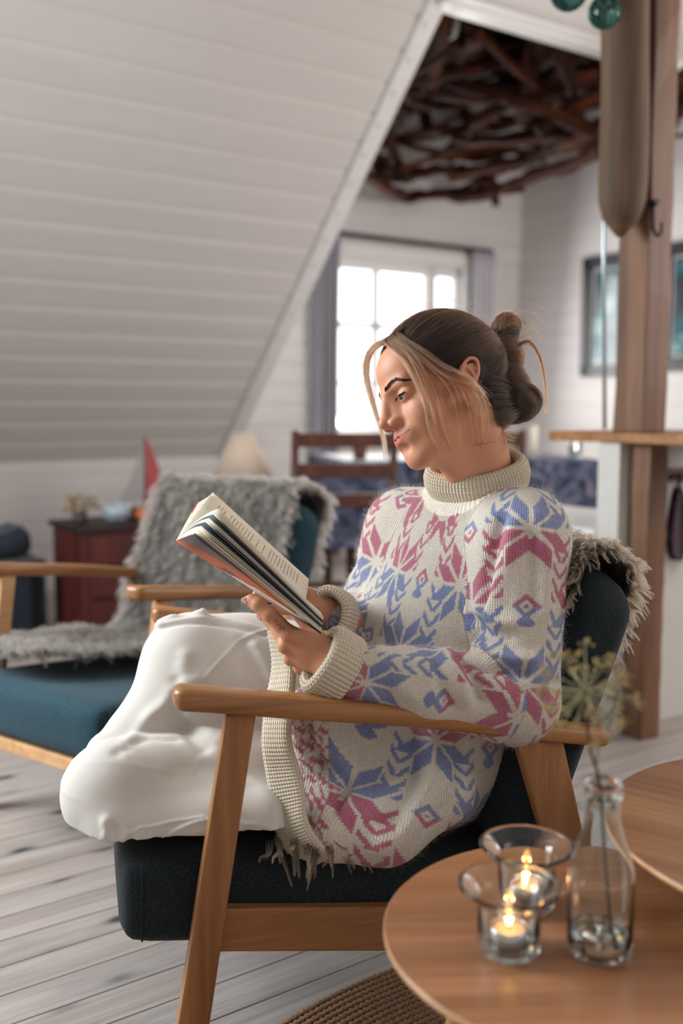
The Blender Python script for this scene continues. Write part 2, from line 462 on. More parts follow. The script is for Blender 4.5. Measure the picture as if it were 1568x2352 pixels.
# pictures on the right-hand wall
def picture(b0, b1, z0, z1, label):
    r = empty('framed_picture', RM(A_C - 0.01, (b0 + b1) / 2, z0), label=label, cat='picture', group='black framed pictures on the kitchen wall')
    def bx(nm, y0, y1, za, zb, x0, x1, mat, par=r):
        o = MB().box((x0, y0, za), (x1, y1, zb)).build(nm, mat, par); place(o, ROOM); return o
    w = 0.07
    fb = MB()
    for a, b, c, d in ((b0, b1, z0, z0 + w), (b0, b1, z1 - w, z1), (b0, b0 + w, z0, z1), (b1 - w, b1, z0, z1)): fb.box((A_C - 0.035, a, c), (A_C - 0.001, b, d))
    o = fb.build('frame', plain('black_frame', '14171d', 0.35), r); place(o, ROOM)
    mt = NT('print_with_reflection'); v = mt.coord('Object', (3, 3, 3)); n = mt.noise(v, 1.3, 3)
    mt.col(mt.ramp(n, [(0.4, lin('0f2a33')), (0.55, lin('1f5a66')), (0.66, lin('9db9b8'))])); mt.set(Roughness=0.15)  # teal and pale patches: reflection in the picture glass painted in
    bx('print', b0 + w, b1 - w, z0 + w, z1 - w, A_C - 0.016, A_C - 0.010, mt.m)
    lb = MB(); s = w + 0.012
    for a, b, c, d in ((b0 + s, b1 - s, z0 + s, z0 + s + 0.012), (b0 + s, b1 - s, z1 - s - 0.012, z1 - s), (b0 + s, b0 + s + 0.012, z0 + s, z1 - s), (b1 - s - 0.012, b1 - s, z0 + s, z1 - s)): lb.box((A_C - 0.02, a, c), (A_C - 0.016, b, d))
    o = lb.build('inner_line', plain('pale_line', 'b9b2ab', 0.5), r); place(o, ROOM)
picture(4.20, 4.62, 1.19, 1.965, 'black framed picture with teal glass reflection painted on the print, left of the timber post')
picture(3.45, 4.0, 1.21, 1.975, 'black framed picture cut off by the photo edge, right of the timber post')

# ------------------------------------------------------------------ driftwood canopy hanging in the open roof
can = empty('driftwood_canopy', RM(3.9, 4.4, 2.3), label='dark brown canopy of tangled driftwood branches hanging in the open roof', cat='driftwood')
rd = random.Random(5)
def branch(p, q, r0, r1, bend, n=9, seg=7):
    p, q = Vector(p), Vector(q); L = (q - p).length
    side = Vector((rd.uniform(-1, 1), rd.uniform(-1, 1), rd.uniform(-0.6, 0.6)))
    pts = []; rs = []
    for i in range(seg + 1):
        t = i / seg
        pts.append(p.lerp(q, t) + side * (bend * math.sin(math.pi * t)) + Vector((rd.uniform(-1, 1), rd.uniform(-1, 1), rd.uniform(-1, 1))) * r0 * 0.25)
        rs.append((r0 + (r1 - r0) * t) * rd.uniform(0.8, 1.2))
    mid_ = (p + q) / 2; ax = (q - p).normalized()
    m = MB().tube([v - mid_ for v in pts], rs, n, flat=rd.uniform(0.5, 1.0))
    rot = Vector((1, 0, 0)).rotation_difference(ax).to_matrix().to_4x4()
    inv = rot.inverted(); m.v = [tuple(inv @ Vector(v)) for v in m.v]
    o = m.build('branch', DRIFT, can, smooth=True); place(o, Matrix.Translation(mid_) @ rot)
outl = [P(820, 395, 5.7), P(880, 432, 6.1), P(935, 455, 6.5), P(1050, 446, 6.4), P(1180, 425, 6.1), P(1290, 385, 5.7), P(1380, 345, 5.3), P(1500, 300, 4.9), P(1600, 240, 4.6)]
for i in range(len(outl) - 1):
    d = (outl[i + 1] - outl[i]) * 0.12
    branch(outl[i] - d, outl[i + 1] + d, 0.045, 0.04, 0.03); branch(outl[i] - d + Vector((0, -.12, .10)), outl[i + 1] + d + Vector((0, -.15, .12)), 0.05, 0.04, 0.04)
for i in range(118):
    a = rd.uniform(2.95, 5.0); b = rd.uniform(3.45, 5.05); lv = rd.random()
    zz = 2.42 + lv * 0.75
    th = rd.choice([0.3, 0.9, 1.3, 2.2, 2.6]) + rd.uniform(-0.25, 0.25)
    L = rd.uniform(0.45, 1.15); dx, dy = math.cos(th) * L / 2, math.sin(th) * L / 2; dz = rd.uniform(-0.14, 0.14)
    def cl(a, b, z): return RM(min(max(a, 2.9), 5.12), min(max(b, 3.42), 5.15), min(max(z, 2.36), 3.4))
    r = rd.uniform(0.02, 0.058)
    branch(cl(a - dx, b - dy, zz - dz), cl(a + dx, b + dy, zz + dz), r, r * 0.7, rd.uniform(0, 0.12))
for px, py in ((1135, 470),):
    branch(P(px, 425, 6.05), P(px + 3, 470, 6.05), 0.02, 0.028, 0.0)
co = MB(); 
for kk in range(5):
    c0 = P(1030, 55, 4.62) + Vector((rd.uniform(-.01, .01), 0, rd.uniform(-.01, .01)))
    co.tube([c0 + Vector((math.cos(w) * 0.036, 0.02 * math.sin(w * 2 + kk), math.sin(w) * 0.062)) for w in np.linspace(0, 6.2832, 22)], 0.0035, 6)
co.build('wire_coil', plain('white_wire', 'c9c4c0', 0.5), label='small coil of white wire hanging at the top corner of the roof opening', cat='wire', smooth=True)
# ================================================================== furniture
def rr_box(lo, hi, r, n=4, puff=0.0, cuts=6):
    """soft cushion: subdivided box pulled to a rounded shape, crowned by puff"""
    lo = np.array(lo, float); hi = np.array(hi, float); c = (lo + hi) / 2; h = (hi - lo) / 2
    bm = bmesh.new(); bmesh.ops.create_cube(bm, size=2.0)
    bmesh.ops.subdivide_edges(bm, edges=bm.edges[:], cuts=cuts * 2 + 1, use_grid_fill=True)
    bm.verts.index_update()
    v = np.array([tuple(q.co) for q in bm.verts]); f = [[q.index for q in p.verts] for p in bm.faces]; bm.free()
    # spread the vertices towards the edges
    v = np.sign(v) * (1 - (1 - np.abs(v)) ** 1.6)
    p = v * h
    inner = np.clip(p, -(h - r), h - r); d = p - inner; L = np.linalg.norm(d, axis=1, keepdims=True)
    q = np.where(L > 1e-9, inner + d / np.maximum(L, 1e-9) * r, p)
    fl = 1 - (p / h) ** 2
    for a in range(3):
        b, c2 = (a + 1) % 3, (a + 2) % 3
        on = (np.abs(v[:, a]) > 0.999)
        q[on, a] += np.sign(v[on, a]) * puff * fl[on, b] * fl[on, c2]
    return q + c, f

# chair frame: l = metres back from the arm's front end, w = metres from the near arm to the far arm
def armchair(A, v, label, upholstery, wd, wdv, W=0.551, front=False):
    v = Vector(v).normalized(); Bk = Vector((v.y, -v.x, 0))        # towards the back
    M = frame_matrix((A[0], A[1], 0), Bk, v, (0, 0, 1))
    r = empty('armchair', label=label, cat='armchair'); place(r, M @ Matrix.Translation((0.32, W / 2, 0)))
    def pt(name, mb, mat, par=r, sm=False, bv=0.0):
        # object space keeps the grain: own origin at chair frame
        o = mb.build(name, mat, par, smooth=sm); place(o, M)
        if bv: bev(o, bv)
        return o
    for w in (0.0, W):
        # armrest, falling to the back with a slight sag, round ends
        prof = [(-0.014, 0.606), (0.05, 0.597), (0.16, 0.580), (0.30, 0.560), (0.44, 0.535), (0.55, 0.514), (0.640, 0.499)]
        m = MB(); n = 16; ks = 34
        sq = spline([(a, 0, b) for a, b in prof], 200); vs = []; fs = []
        uu = [.5 - .5 * math.cos(math.pi * i / (ks - 1)) for i in range(ks)]; sp = [sq[int(u_ * 199)] for u_ in uu]; LT_ = 0.654
        for i in range(ks):
            t = uu[i]; e = min(math.sqrt(max(0.0, 1 - max(0, 1 - t * LT_ / .022) ** 2)), math.sqrt(max(0.0, 1 - max(0, 1 - (1 - t) * LT_ / .022) ** 2)))
            e = max(e, 0.12)
            hw, hh = (0.027 - 0.004 * abs(t - 0.4)) * e, (0.0165 - 0.002 * t) * e
            for j in range(n):
                a = 2 * math.pi * j / n; cx, cz = math.cos(a), math.sin(a)
                ex = 0.55
                vs.append((sp[i][0], w + math.copysign(abs(cx) ** ex, cx) * hw, sp[i][2] + math.copysign(abs(cz) ** ex, cz) * hh))
        for i in range(ks - 1):
            for j in range(n): fs.append((i * n + j, (i + 1) * n + j, (i + 1) * n + (j + 1) % n, i * n + (j + 1) % n))
        fs.append(tuple(range(n))); fs.append(tuple((ks - 1) * n + j for j in range(n - 1, -1, -1)))
        m.add(vs, fs); pt('armrest', m, wd, sm=True)
        # legs: slanted flat bars
        def bar(l0, z0, l1, z1, hw0, hw1, th):
            vs = [(l0 - hw0, w - th, z0), (l0 + hw0, w - th, z0), (l0 + hw0, w + th, z0), (l0 - hw0, w + th, z0),
                  (l1 - hw1, w - th, z1), (l1 + hw1, w - th, z1), (l1 + hw1, w + th, z1), (l1 - hw1, w + th, z1)]
            return MB().add(vs, [(3, 2, 1, 0), (4, 5, 6, 7), (0, 1, 5, 4), (1, 2, 6, 5), (2, 3, 7, 6), (3, 0, 4, 7)])
        pt('leg', bar(-0.016, 0.0, 0.078, 0.578, 0.0235, 0.021, 0.0125), wdv, bv=0.004)
        pt('leg', bar(0.665, 0.0, 0.523, 0.503, 0.022, 0.037, 0.0125), wdv, bv=0.004)
        # side rail
        ww = w + (0.012 if w == 0 else -0.012)
        vs = [(0.03, ww - 0.011, 0.232), (0.62, ww - 0.011, 0.155), (0.62, ww + 0.011, 0.155), (0.03, ww + 0.011, 0.232),
              (0.03, ww - 0.011, 0.296), (0.62, ww - 0.011, 0.230), (0.62, ww + 0.011, 0.230), (0.03, ww + 0.011, 0.296)]
        pt('side_rail', MB().add(vs, [(3, 2, 1, 0), (4, 5, 6, 7), (0, 1, 5, 4), (1, 2, 6, 5), (2, 3, 7, 6), (3, 0, 4, 7)]), wd, bv=0.003)
    pt('crossbar', MB().box((0.02, 0.01, 0.225), (0.042, W - 0.01, 0.265)), wd, bv=0.003)
    pt('crossbar', MB().box((0.60, 0.01, 0.165), (0.622, W - 0.01, 0.205)), wd, bv=0.003)
    if front: pt('front_rail', MB().box((-0.088, 0.015, 0.210), (-0.060, W - 0.015, 0.240)), wdv, bv=0.003)
    # seat cushion, tilted back
    q, f = rr_box((-0.092, 0.022, 0.0), (0.54, W - 0.022, 0.130), 0.030, puff=0.006)
    ca, sa = math.cos(math.radians(6)), math.sin(math.radians(6))
    x = q[:, 0].copy(); z = q[:, 2].copy()
    q[:, 0] = x * ca + z * sa * 0.2; q[:, 2] = 0.240 + z - (x + 0.09) * sa
    seat = link('seat', mesh('seat', q, f), upholstery, r, smooth=True); place(seat, M)
    sm_ = MB()
    def seatp(a, b, c): return (a * ca + c * sa * 0.2, b, 0.240 + c - (a + 0.09) * sa)
    sm_.tube([seatp(-0.062, 0.0215 + 0.0002 + 0.012 * 0, 0.012 + i * 0.011) for i in range(11)], 0.0016, 6)
    pt('seam', sm_, upholstery, seat, True)
    # back cushion, reclined and rounded at the top
    q, f = rr_box((-0.055, 0.016, 0.0), (0.055, W - 0.016, 0.462), 0.045, puff=0.008, cuts=8)
    a = math.radians(20)
    x = q[:, 0].copy(); z = q[:, 2].copy(); yy = (q[:, 1] - W / 2) / (W / 2)
    z = z - 0.035 * np.abs(yy) ** 4 * (z > 0.2)
    q[:, 0] = 0.508 + x * math.cos(a) + z * math.sin(a); q[:, 2] = 0.305 + z * math.cos(a) - x * math.sin(a)
    back = link('backrest', mesh('backrest', q, f), upholstery, r, smooth=True); place(back, M)
    return r, M
A1 = P(420, 1575, 1.322)
CH, CM = armchair((-0.2157, 1.3221), (-0.2361, 0.9717, 0), 'dark blue upholstered armchair with oak arms, the one the woman sits in', NAVY, OAK, OAKV)
def C(l, w, z): return CM @ Vector((l, w, z))
TC, TM = armchair((-0.4347, 2.0775), (-0.814, 0.581, 0), 'empty teal upholstered armchair under a long grey sheepskin', TEAL, OAK, BEECH, front=True)

# ------------------------------------------------------------------ coffee tables
def disc(name, c, z, r, th, mat, legs_r, label, rot):
    t = empty(name, (c[0], c[1], 0), rot, label=label, cat='coffee table', group='round nesting coffee tables')
    R = Matrix.Translation((c[0], c[1], 0)) @ Matrix.Rotation(rot, 4, 'Z')
    pr = [(0.0, z - th), (r - 0.018, z - th), (r - 0.003, z - 0.010), (r, z - 0.006), (r, z - 0.002), (r - 0.0015, z), (0.0, z)]
    o = MB().lathe(pr, 128).build('tabletop', mat, t, smooth=True); place(o, R)
    m = o.modifiers.new('w', 'WEIGHTED_NORMAL')
    e = MB().lathe([(r - 0.019, z - th - 0.0004), (r - 0.0026, z - 0.0098), (r + 0.0006, z - 0.006), (r + 0.0006, z - 0.0022), (r - 0.0002, z - 0.0016), (r - 0.004, z - 0.0105), (r - 0.021, z - th + 0.001)], 128, close=True).build('edge_band', BEECH, t, smooth=True); place(e, R)
    for k in range(3):
        w = k * 2.094 + 0.4
        a, b = Vector((math.cos(w), math.sin(w), 0)) * (r * 0.62), Vector((math.cos(w), math.sin(w), 0)) * (r * 0.9)
        q = MB().tube([a + Vector((0, 0, z - th)), b], [0.014, 0.010], 14).build('leg', OAKV, t, smooth=True); place(q, R)
    return t
T1Z, T2Z = 0.45, 0.50
disc('coffee_table', (0.2585, 0.9955), T1Z, 0.2134, 0.019, TABLE, 0.2, 'small round oak coffee table holding the tealights and the bottle', 0.05)
disc('coffee_table', (0.583, 1.127), T2Z, 0.262, 0.019, wood('table_oak_second', '6d472d', '8a5f40', 'a0744f', 0.7, 0, 0.36), 0.24, 'larger taller round oak coffee table behind the bottle', -0.62)

# ------------------------------------------------------------------ braided rug: rings of jute
def rug():
    q = [PZ(625, 2352, 0.012), PZ(760, 2275, 0.012), PZ(905, 2214, 0.012)]
    (ax, ay), (bx, by), (cx, cy) = [(p.x, p.y) for p in q]
    d = 2 * (ax * (by - cy) + bx * (cy - ay) + cx * (ay - by))
    ux = ((ax * ax + ay * ay) * (by - cy) + (bx * bx + by * by) * (cy - ay) + (cx * cx + cy * cy) * (ay - by)) / d
    uy = ((ax * ax + ay * ay) * (cx - bx) + (bx * bx + by * by) * (ax - cx) + (cx * cx + cy * cy) * (bx - ax)) / d
    rad = math.hypot(ax - ux, ay - uy)
    return Vector((ux, uy, 0)), rad
rc, rrad = rug()
print('RUG', rc, rrad)
if not 0.3 < rrad < 1.2:
    rrad = 0.75; p = PZ(760, 2275, 0.01); rc = Vector((p.x + 0.42, p.y - 0.62, 0))
rg = empty('jute_rug', (rc.x, rc.y, 0), label='round braided brown jute rug on the floor under the small table', cat='rug')
nr = 27
for i in range(nr):
    R0 = rrad - 0.007 - i * 0.0132
    if R0 < 0.05: break
    m = MB(); n = int(2 * math.pi * R0 / 0.0060); vs = []; fs = []
    for k in range(n):
        w = 2 * math.pi * k / n; ph = k % 2
        for j in range(6):
            a = 2 * math.pi * j / 6
            rr = 0.0070 * (1.0 + 0.20 * (1 if (k + (j in (1, 2))) % 2 else -1))
            vs.append((rc.x + math.cos(w) * (R0 + rr * math.cos(a)), rc.y + math.sin(w) * (R0 + rr * math.cos(a)), 0.0048 + rr * 0.62 * math.sin(a)))
    for k in range(n):
        for j in range(6): fs.append((k * 6 + j, ((k + 1) % n) * 6 + j, ((k + 1) % n) * 6 + (j + 1) % 6, k * 6 + (j + 1) % 6))
    m.add(vs, fs).build('braid', BRAID, rg, smooth=True)

# ------------------------------------------------------------------ timber post and the bar counter
pst = empty('timber_post', RM(2.42, 1.88, 0), label='rough timber post standing at the end of the bar counter', cat='post')
def bent(a0, a1, b0, b1, z0, z1, amp=0.004, nz=14):
    vs = []; fs = []; r = random.Random(3)
    for i in range(nz):
        z = z0 + (z1 - z0) * i / (nz - 1)
        for a, b in ((a0, b0), (a1, b0), (a1, b1), (a0, b1)): vs.append(RM(a + r.uniform(-amp, amp), b + r.uniform(-amp, amp), z))
    for i in range(nz - 1):
        for j in range(4): fs.append((i * 4 + j, i * 4 + (j + 1) % 4, (i + 1) * 4 + (j + 1) % 4, (i + 1) * 4 + j))
    fs += [(3, 2, 1, 0), tuple((nz - 1) * 4 + j for j in range(4))]
    return MB().add(vs, fs)
bev(bent(2.385, 2.470, 1.862, 1.93, 0, 0.889, 0.002).build('lower_post', TIMBER, pst), 0.004)
bev(bent(2.365, 2.470, 1.875, 1.985, 0.919, 2.655, 0.003).build('upper_post', TIMBER, pst), 0.006)
# rounded old log fixed to the upper post
lg0 = P(1428, 560, 2.86); lx = P(1428, 300, 2.86)
vs = []; m = MB()
pts = []; rs = []
for i in range(26):
    t = i / 25; z = 1.47 + t * 1.18
    base = P(1430, 300, 2.87); base.z = z
    sh = math.sqrt(max(0.02, 1 - max(0, 1 - t * 9) ** 2))
    pts.append(base + Vector((0.006 * math.sin(t * 7) - (1 - sh) * 0.0 - t * 0.004, 0, 0))); rs.append(0.066 * sh * (1 + 0.035 * math.sin(t * 11)) + 0.004 * t)
lo = m.tube(pts, rs, 20, flat=0.85, up=(0, 1, 0)).build('log', LOG, pst, smooth=True)
# iron hook
def onpost(px, py, d=0.0):
    r = ray(px, py); return r * ((1.872 - d) / (r.x * D2.x + r.y * D2.y)) + Vector((0, 0, EYE))
hk = empty('iron_hook', onpost(1500, 500), label='black iron hook screwed to the timber post', cat='hook')
hx = lambda px, py, d=2.79: onpost(px, py, (2.79 - d) + .003)
MB().tube([hx(1492, 462), hx(1500, 468), hx(1510, 464)], [0.008, 0.012, 0.008], 8).build('plate', BLACK, hk, smooth=True)
MB().tube([Vector(v) for v in spline([hx(1500, 462), hx(1500, 500), hx(1502, 530), hx(1510, 542, 2.77), hx(1518, 530, 2.76), hx(1519, 512, 2.76)], 18)], 0.0045, 8).build('hook', BLACK, hk, smooth=True)
# bar counter and half wall
ct = bev(MB().box((2.335, 1.05, 0.889), (2.80, 2.215, 0.919)).build('bar_counter', OAK, label='narrow wooden bar counter on the white half wall', cat='counter'), 0.003); place(ct, ROOM @ Matrix.Identity(4))
hw = MB().box((2.475, 1.15, 0), (5.1, 1.955, 0.887)).build('wall_half', GREYW, kind='structure')
hw.data.clear_geometry(); tmp = MB().box((2.475, 1.955, 0), (3.3, 2.02, 0.887)).box((2.345, 1.94, 0.0), (2.475, 2.02, 0.887)); hw.data.from_pydata(tmp.v, [], tmp.f); place(hw, ROOM)
rail = empty('mitt_rail', RM(2.6, 1.94, 0.79), label='brown wooden peg rail on the half wall right of the post', cat='rail')
o = bev(MB().box((2.50, 1.936, 0.765), (2.95, 1.954, 0.805)).build('board', BROWN, rail), 0.002); place(o, ROOM)
for a in (2.585, 2.70, 2.82):
    o = MB().tube([(a, 1.936, 0.78), (a, 1.905, 0.785)], 0.006, 8).build('peg', BROWN, rail, smooth=True); place(o, ROOM)
CHECK = None
def check_mat():
    t = NT('dark_check_cloth'); v = t.coord('Object', (1, 1, 1))
    w1 = t.n('ShaderNodeTexWave'); t.l(v, w1.inputs['Vector']); w1.inputs['Scale'].default_value = 22; w1.bands_direction = 'Z'
    w2 = t.n('ShaderNodeTexWave'); t.l(v, w2.inputs['Vector']); w2.inputs['Scale'].default_value = 22; w2.bands_direction = 'X'
    a = t.ramp(w1.outputs['Fac'], [(0.75, lin('101c28')), (0.9, lin('6a1f28'))]); b = t.ramp(w2.outputs['Fac'], [(0.7, lin('0c141e')), (0.9, lin('2c4a60'))])
    t.col(t.mix(0.5, a, b, 'ADD')); t.set(Roughness=0.9); return t.m
CK = check_mat()
def mitt(name, a, z, s, label):
    vs = []; fs = []
    outl = [(0.0, 0.0), (0.02, -0.03), (0.034, -0.09), (0.045, -0.15), (0.05, -0.20), (0.04, -0.25), (0.018, -0.275), (-0.01, -0.27), (-0.035, -0.24), (-0.045, -0.19), (-0.04, -0.13), (-0.03, -0.08), (-0.018, -0.03)]
    k = len(outl)
    for d, sc in ((0, 0.9), (0.012, 1.0), (0.026, 0.9)):
        for x, y in outl: vs.append((a + x * s * sc, 1.925 - d, z + y * s))
    for q in range(2):
        for i in range(k): fs.append((q * k + i, q * k + (i + 1) % k, (q + 1) * k + (i + 1) % k, (q + 1) * k + i))
    fs += [tuple(range(k)), tuple(2 * k + i for i in range(k - 1, -1, -1))]
    r = empty(name, RM(a, 1.91, z), label=label, cat='oven mitt', group='oven mitts on the peg rail')
    o = subs(MB().add(vs, fs).build('mitt_body', CK, r, smooth=True), 1); place(o, ROOM)
    o = MB().tube([(a, 1.913, z - 0.01), (a + 0.008, 1.905, z + 0.02), (a, 1.902, z + 0.035), (a - 0.008, 1.905, z + 0.02), (a, 1.913, z - 0.01)], 0.003, 6).build('hanging_loop', CK, r, smooth=True); place(o, ROOM)
mitt('oven_mitt', 2.585, 0.755, 0.86, 'dark blue oven mitt on the peg closest to the post')
mitt('oven_mitt', 2.70, 0.755, 0.84, 'red and dark checked oven mitt beside the first one')
# white cabinet under the counter
cb = empty('white_cabinet', RM(2.5, 2.2, 0), label='low white cabinet with rounded worktop below the bar counter', cat='cabinet')
o = MB().box((2.36, 2.023, 0.0), (2.80, 2.75, 0.585), bev=0.004).build('body', WHITE2, cb); place(o, ROOM)
o = MB().box((2.338, 2.022, 0.586), (2.82, 2.77, 0.625), bev=0.012).build('worktop', TRIM, cb); place(o, ROOM)
# light metal pole and a pale strip painted as a window reflection beside the post
po = MB().tube([P(1392, 140, 3.0), P(1386, 560, 3.0), P(1388, 985, 3.02)], 0.006, 10).build('metal_pole', plain('pale_metal', 'b5c4c8', 0.25, 0.6), label='thin pale metal pole standing on the counter beside the post', cat='pole', smooth=True)
gs = MB().box((2.50, 1.995, 0.9195), (2.512, 2.03, 1.56), bev=0.002).build('reflection_strip', plain('pale_reflection_edge', 'dfeeee', 0.1), label='narrow glossy panel painted as a bright window reflection, on the counter behind the post', cat='glass panel'); place(gs, ROOM)

# ------------------------------------------------------------------ dining place behind the woman
def floral():
    t = NT('blue_floral_cloth'); v = t.coord('Object')
    n = t.noise(v, 14, 3, 0.6, 1.0); n2 = t.noise(v, 23, 2)
    c = t.ramp(n, [(0.38, lin('141d30')), (0.48, lin('2c3a58')), (0.56, lin('5c6480')), (0.66, lin('8f8089'))])
    t.col(t.mix(0.4, c, t.ramp(n2, [(0.4, lin('101828')), (0.6, lin('6f6f84'))]))); t.set(Roughness=0.85)
    return t.m
FLORAL = floral()
dt = empty('dining_table', P(1075, 1300, 4.85), label='long dining table set under a blue floral cloth by the window', cat='table')
ta = P(775, 1057, 4.45); tb = P(1372, 1052, 4.70)
ux = (tb - ta); ux.z = 0; TLn = ux.length; ux.normalize(); uy = Vector((-ux.y, ux.x, 0)); TMx = frame_matrix((ta.x, ta.y, 0), ux, uy, (0, 0, 1))
o = MB().box((0.02, 0.02, 0.715), (TLn - 0.02, 0.72, 0.740)).build('tabletop', BROWN, dt); place(o, TMx)
for a in (0.08, TLn - 0.08):
    for b in (0.08, 0.66):
        o = MB().tube([(a, b, 0.715), (a, b, 0)], [0.03, 0.022], 12).build('leg', BROWN, dt, smooth=True); place(o, TMx)
m = MB(); n = 60; vs = []; fs = []
ring = []
for i in range(n): ring.append((i / n * (TLn), 0.0))
for i in range(30): ring.append((TLn, i / 30 * 0.74))
for i in range(n): ring.append((TLn - i / n * TLn, 0.74))
for i in range(30): ring.append((0, 0.74 - i / 30 * 0.74))
k = len(ring)
for lv, (z, o_) in enumerate(((0.7445, -0.015), (0.7445, 0.0), (0.735, 0.006), (0.62, 0.012), (0.40, 0.022))):
    for i, (x, y) in enumerate(ring):
        cx, cy = x - TLn / 2, y - 0.37; L = math.hypot(cx, cy); wv = (0.012 * math.sin(i * 0.55) * (lv - 2) / 2 if lv > 2 else 0)
        vs.append((x + cx / L * (o_ + wv), y + cy / L * (o_ + wv) , z))
for lv in range(4):
    for i in range(k): fs.append((lv * k + i, lv * k + (i + 1) % k, (lv + 1) * k + (i + 1) % k, (lv + 1) * k + i))
fs.append(tuple(range(k)))
tc = MB().add(vs, fs).build('tablecloth', FLORAL, label='blue floral cloth hanging over the dining table edge', cat='tablecloth', smooth=False); place(tc, TMx)
rn = MB().box((0.05, 0.05, 0.7455), (TLn - 0.35, 0.69, 0.7485), bev=0.001).build('table_runner', plain('white_cloth', 'e6e6ea', 0.7), label='white cloth laid along the middle of the dining table', cat='table runner'); place(rn, TMx)
def cup(name, x, y, prof, mat, label, cat, grp=None):
    o = MB().lathe(prof, 24).build(name, mat, label=label, cat=cat, group=grp, smooth=True); place(o, TMx @ Matrix.Translation((x, y, 0.749))); return o
cup('candle', TLn - 0.27, 0.12, [(0, 0), (0.016, 0), (0.016, 0.15), (0.004, 0.155), (0, 0.156)], plain('cream_wax', 'f3e6d4', 0.5), 'white pillar candle near the right end of the dining table', 'candle')
gl = [(0, 0), (0.028, 0), (0.032, 0.10), (0.030, 0.10), (0.026, 0.006), (0, 0.006)]
cup('drinking_glass', TLn - 0.40, 0.1, gl, GLASS, 'clear drinking glass on the white cloth left of the candle', 'glass', 'glasses on the dining table')
cup('drinking_glass', TLn - 0.06, 0.12, gl, GLASS, 'clear drinking glass at the far right corner of the dining table', 'glass', 'glasses on the dining table')
cup('drinking_glass', 0.30, 0.2, gl, GLASS, 'clear drinking glass left of the woman on the dining table', 'glass', 'glasses on the dining table')
cup('serving_bowl', TLn - 0.36, 0.36, [(0, 0), (0.04, 0), (0.09, 0.06), (0.10, 0.10), (0.094, 0.10), (0.08, 0.06), (0, 0.01)], plain('copper_bowl', 'b98a72', 0.35), 'pinkish bowl standing on the dining table behind the candle', 'bowl')
def sidechair(name, base, rot, label, seat_mat):
    r = empty(name, (base[0], base[1], 0), rot, label=label, cat='chair', group='brown dining chairs')
    M = Matrix.Translation((base[0], base[1], 0)) @ Matrix.Rotation(rot, 4, 'Z')
    def q(nm, mb, mat=BROWN, b=0.003, sm=False):
        o = mb.build(nm, mat, r, smooth=sm); place(o, M)
        if b: bev(o, b)
    for x in (-0.20, 0.20):
        q('leg', MB().tube([(x, -0.19, 0.45), (x, -0.2, 0)], [0.019, 0.014], 8), b=0, sm=True)
        q('leg', MB().tube([(x, 0.20, 0), (x, 0.18, 0.45), (x * 0.98, 0.225, 0.90)], [0.015, 0.02, 0.016], 8), b=0, sm=True)
    q('seat', MB().box((-0.22, -0.21, 0.43), (0.22, 0.2, 0.465)), seat_mat)
    for z in (0.86, 0.74, 0.62): q('slat', MB().box((-0.20, 0.19 + (z - 0.45) * 0.09, z - 0.025), (0.20, 0.208 + (z - 0.45) * 0.09, z + 0.03)))
    q('stretcher', MB().box((-0.19, -0.01, 0.2), (-0.17, 0.01, 0.22)), b=0); 
    for z in (0.2,): q('stretcher', MB().box((-0.2, -0.2, z), (0.2, -0.185, z + 0.025)))
bse = P(775, 1300, 4.15); sidechair('dining_chair', (bse.x, bse.y), math.radians(188), 'brown slatted dining chair left of the table, with dark blue seat', FLORAL)
bse = P(1075, 1300, 4.25); sidechair('dining_chair', (bse.x, bse.y + 0.0), math.radians(176), 'brown slatted dining chair drawn up behind the reading woman', FLORAL)
# potted plant on the window side end of the table
pp = empty('potted_plant', P(826, 1030, 4.62), label='small green plant in a brown pot at the left end of the table', cat='plant')
pb = P(826, 1030, 4.62); pb.z = 0.7492
place(pp, Matrix.Translation(pb))
o = MB().lathe([(0, 0), (0.028, 0), (0.036, 0.065), (0.032, 0.065), (0.026, 0.02), (0, 0.02)], 20).build('pot', plain('terracotta', '5a3528', 0.7), pp, smooth=True); place(o, Matrix.Translation(pb))
lm = MB(); rp = random.Random(2)
for i in range(34):
    w = rp.uniform(0, 6.28); L = rp.uniform(0.03, 0.07); d = Vector((math.cos(w), math.sin(w), rp.uniform(0.6, 2.2))).normalized()
    a = Vector((0, 0, 0.05)); b = a + d * L; s_ = d.cross(Vector((0, 0, 1))).normalized() * 0.009
    lm.add([a, a.lerp(b, 0.5) + s_, b, a.lerp(b, 0.5) - s_], [(0, 1, 2, 3)])
o = lm.build('foliage', plain('dark_green_leaf', '2e4a36', 0.6), pp, kind='stuff'); place(o, Matrix.Translation(pb))
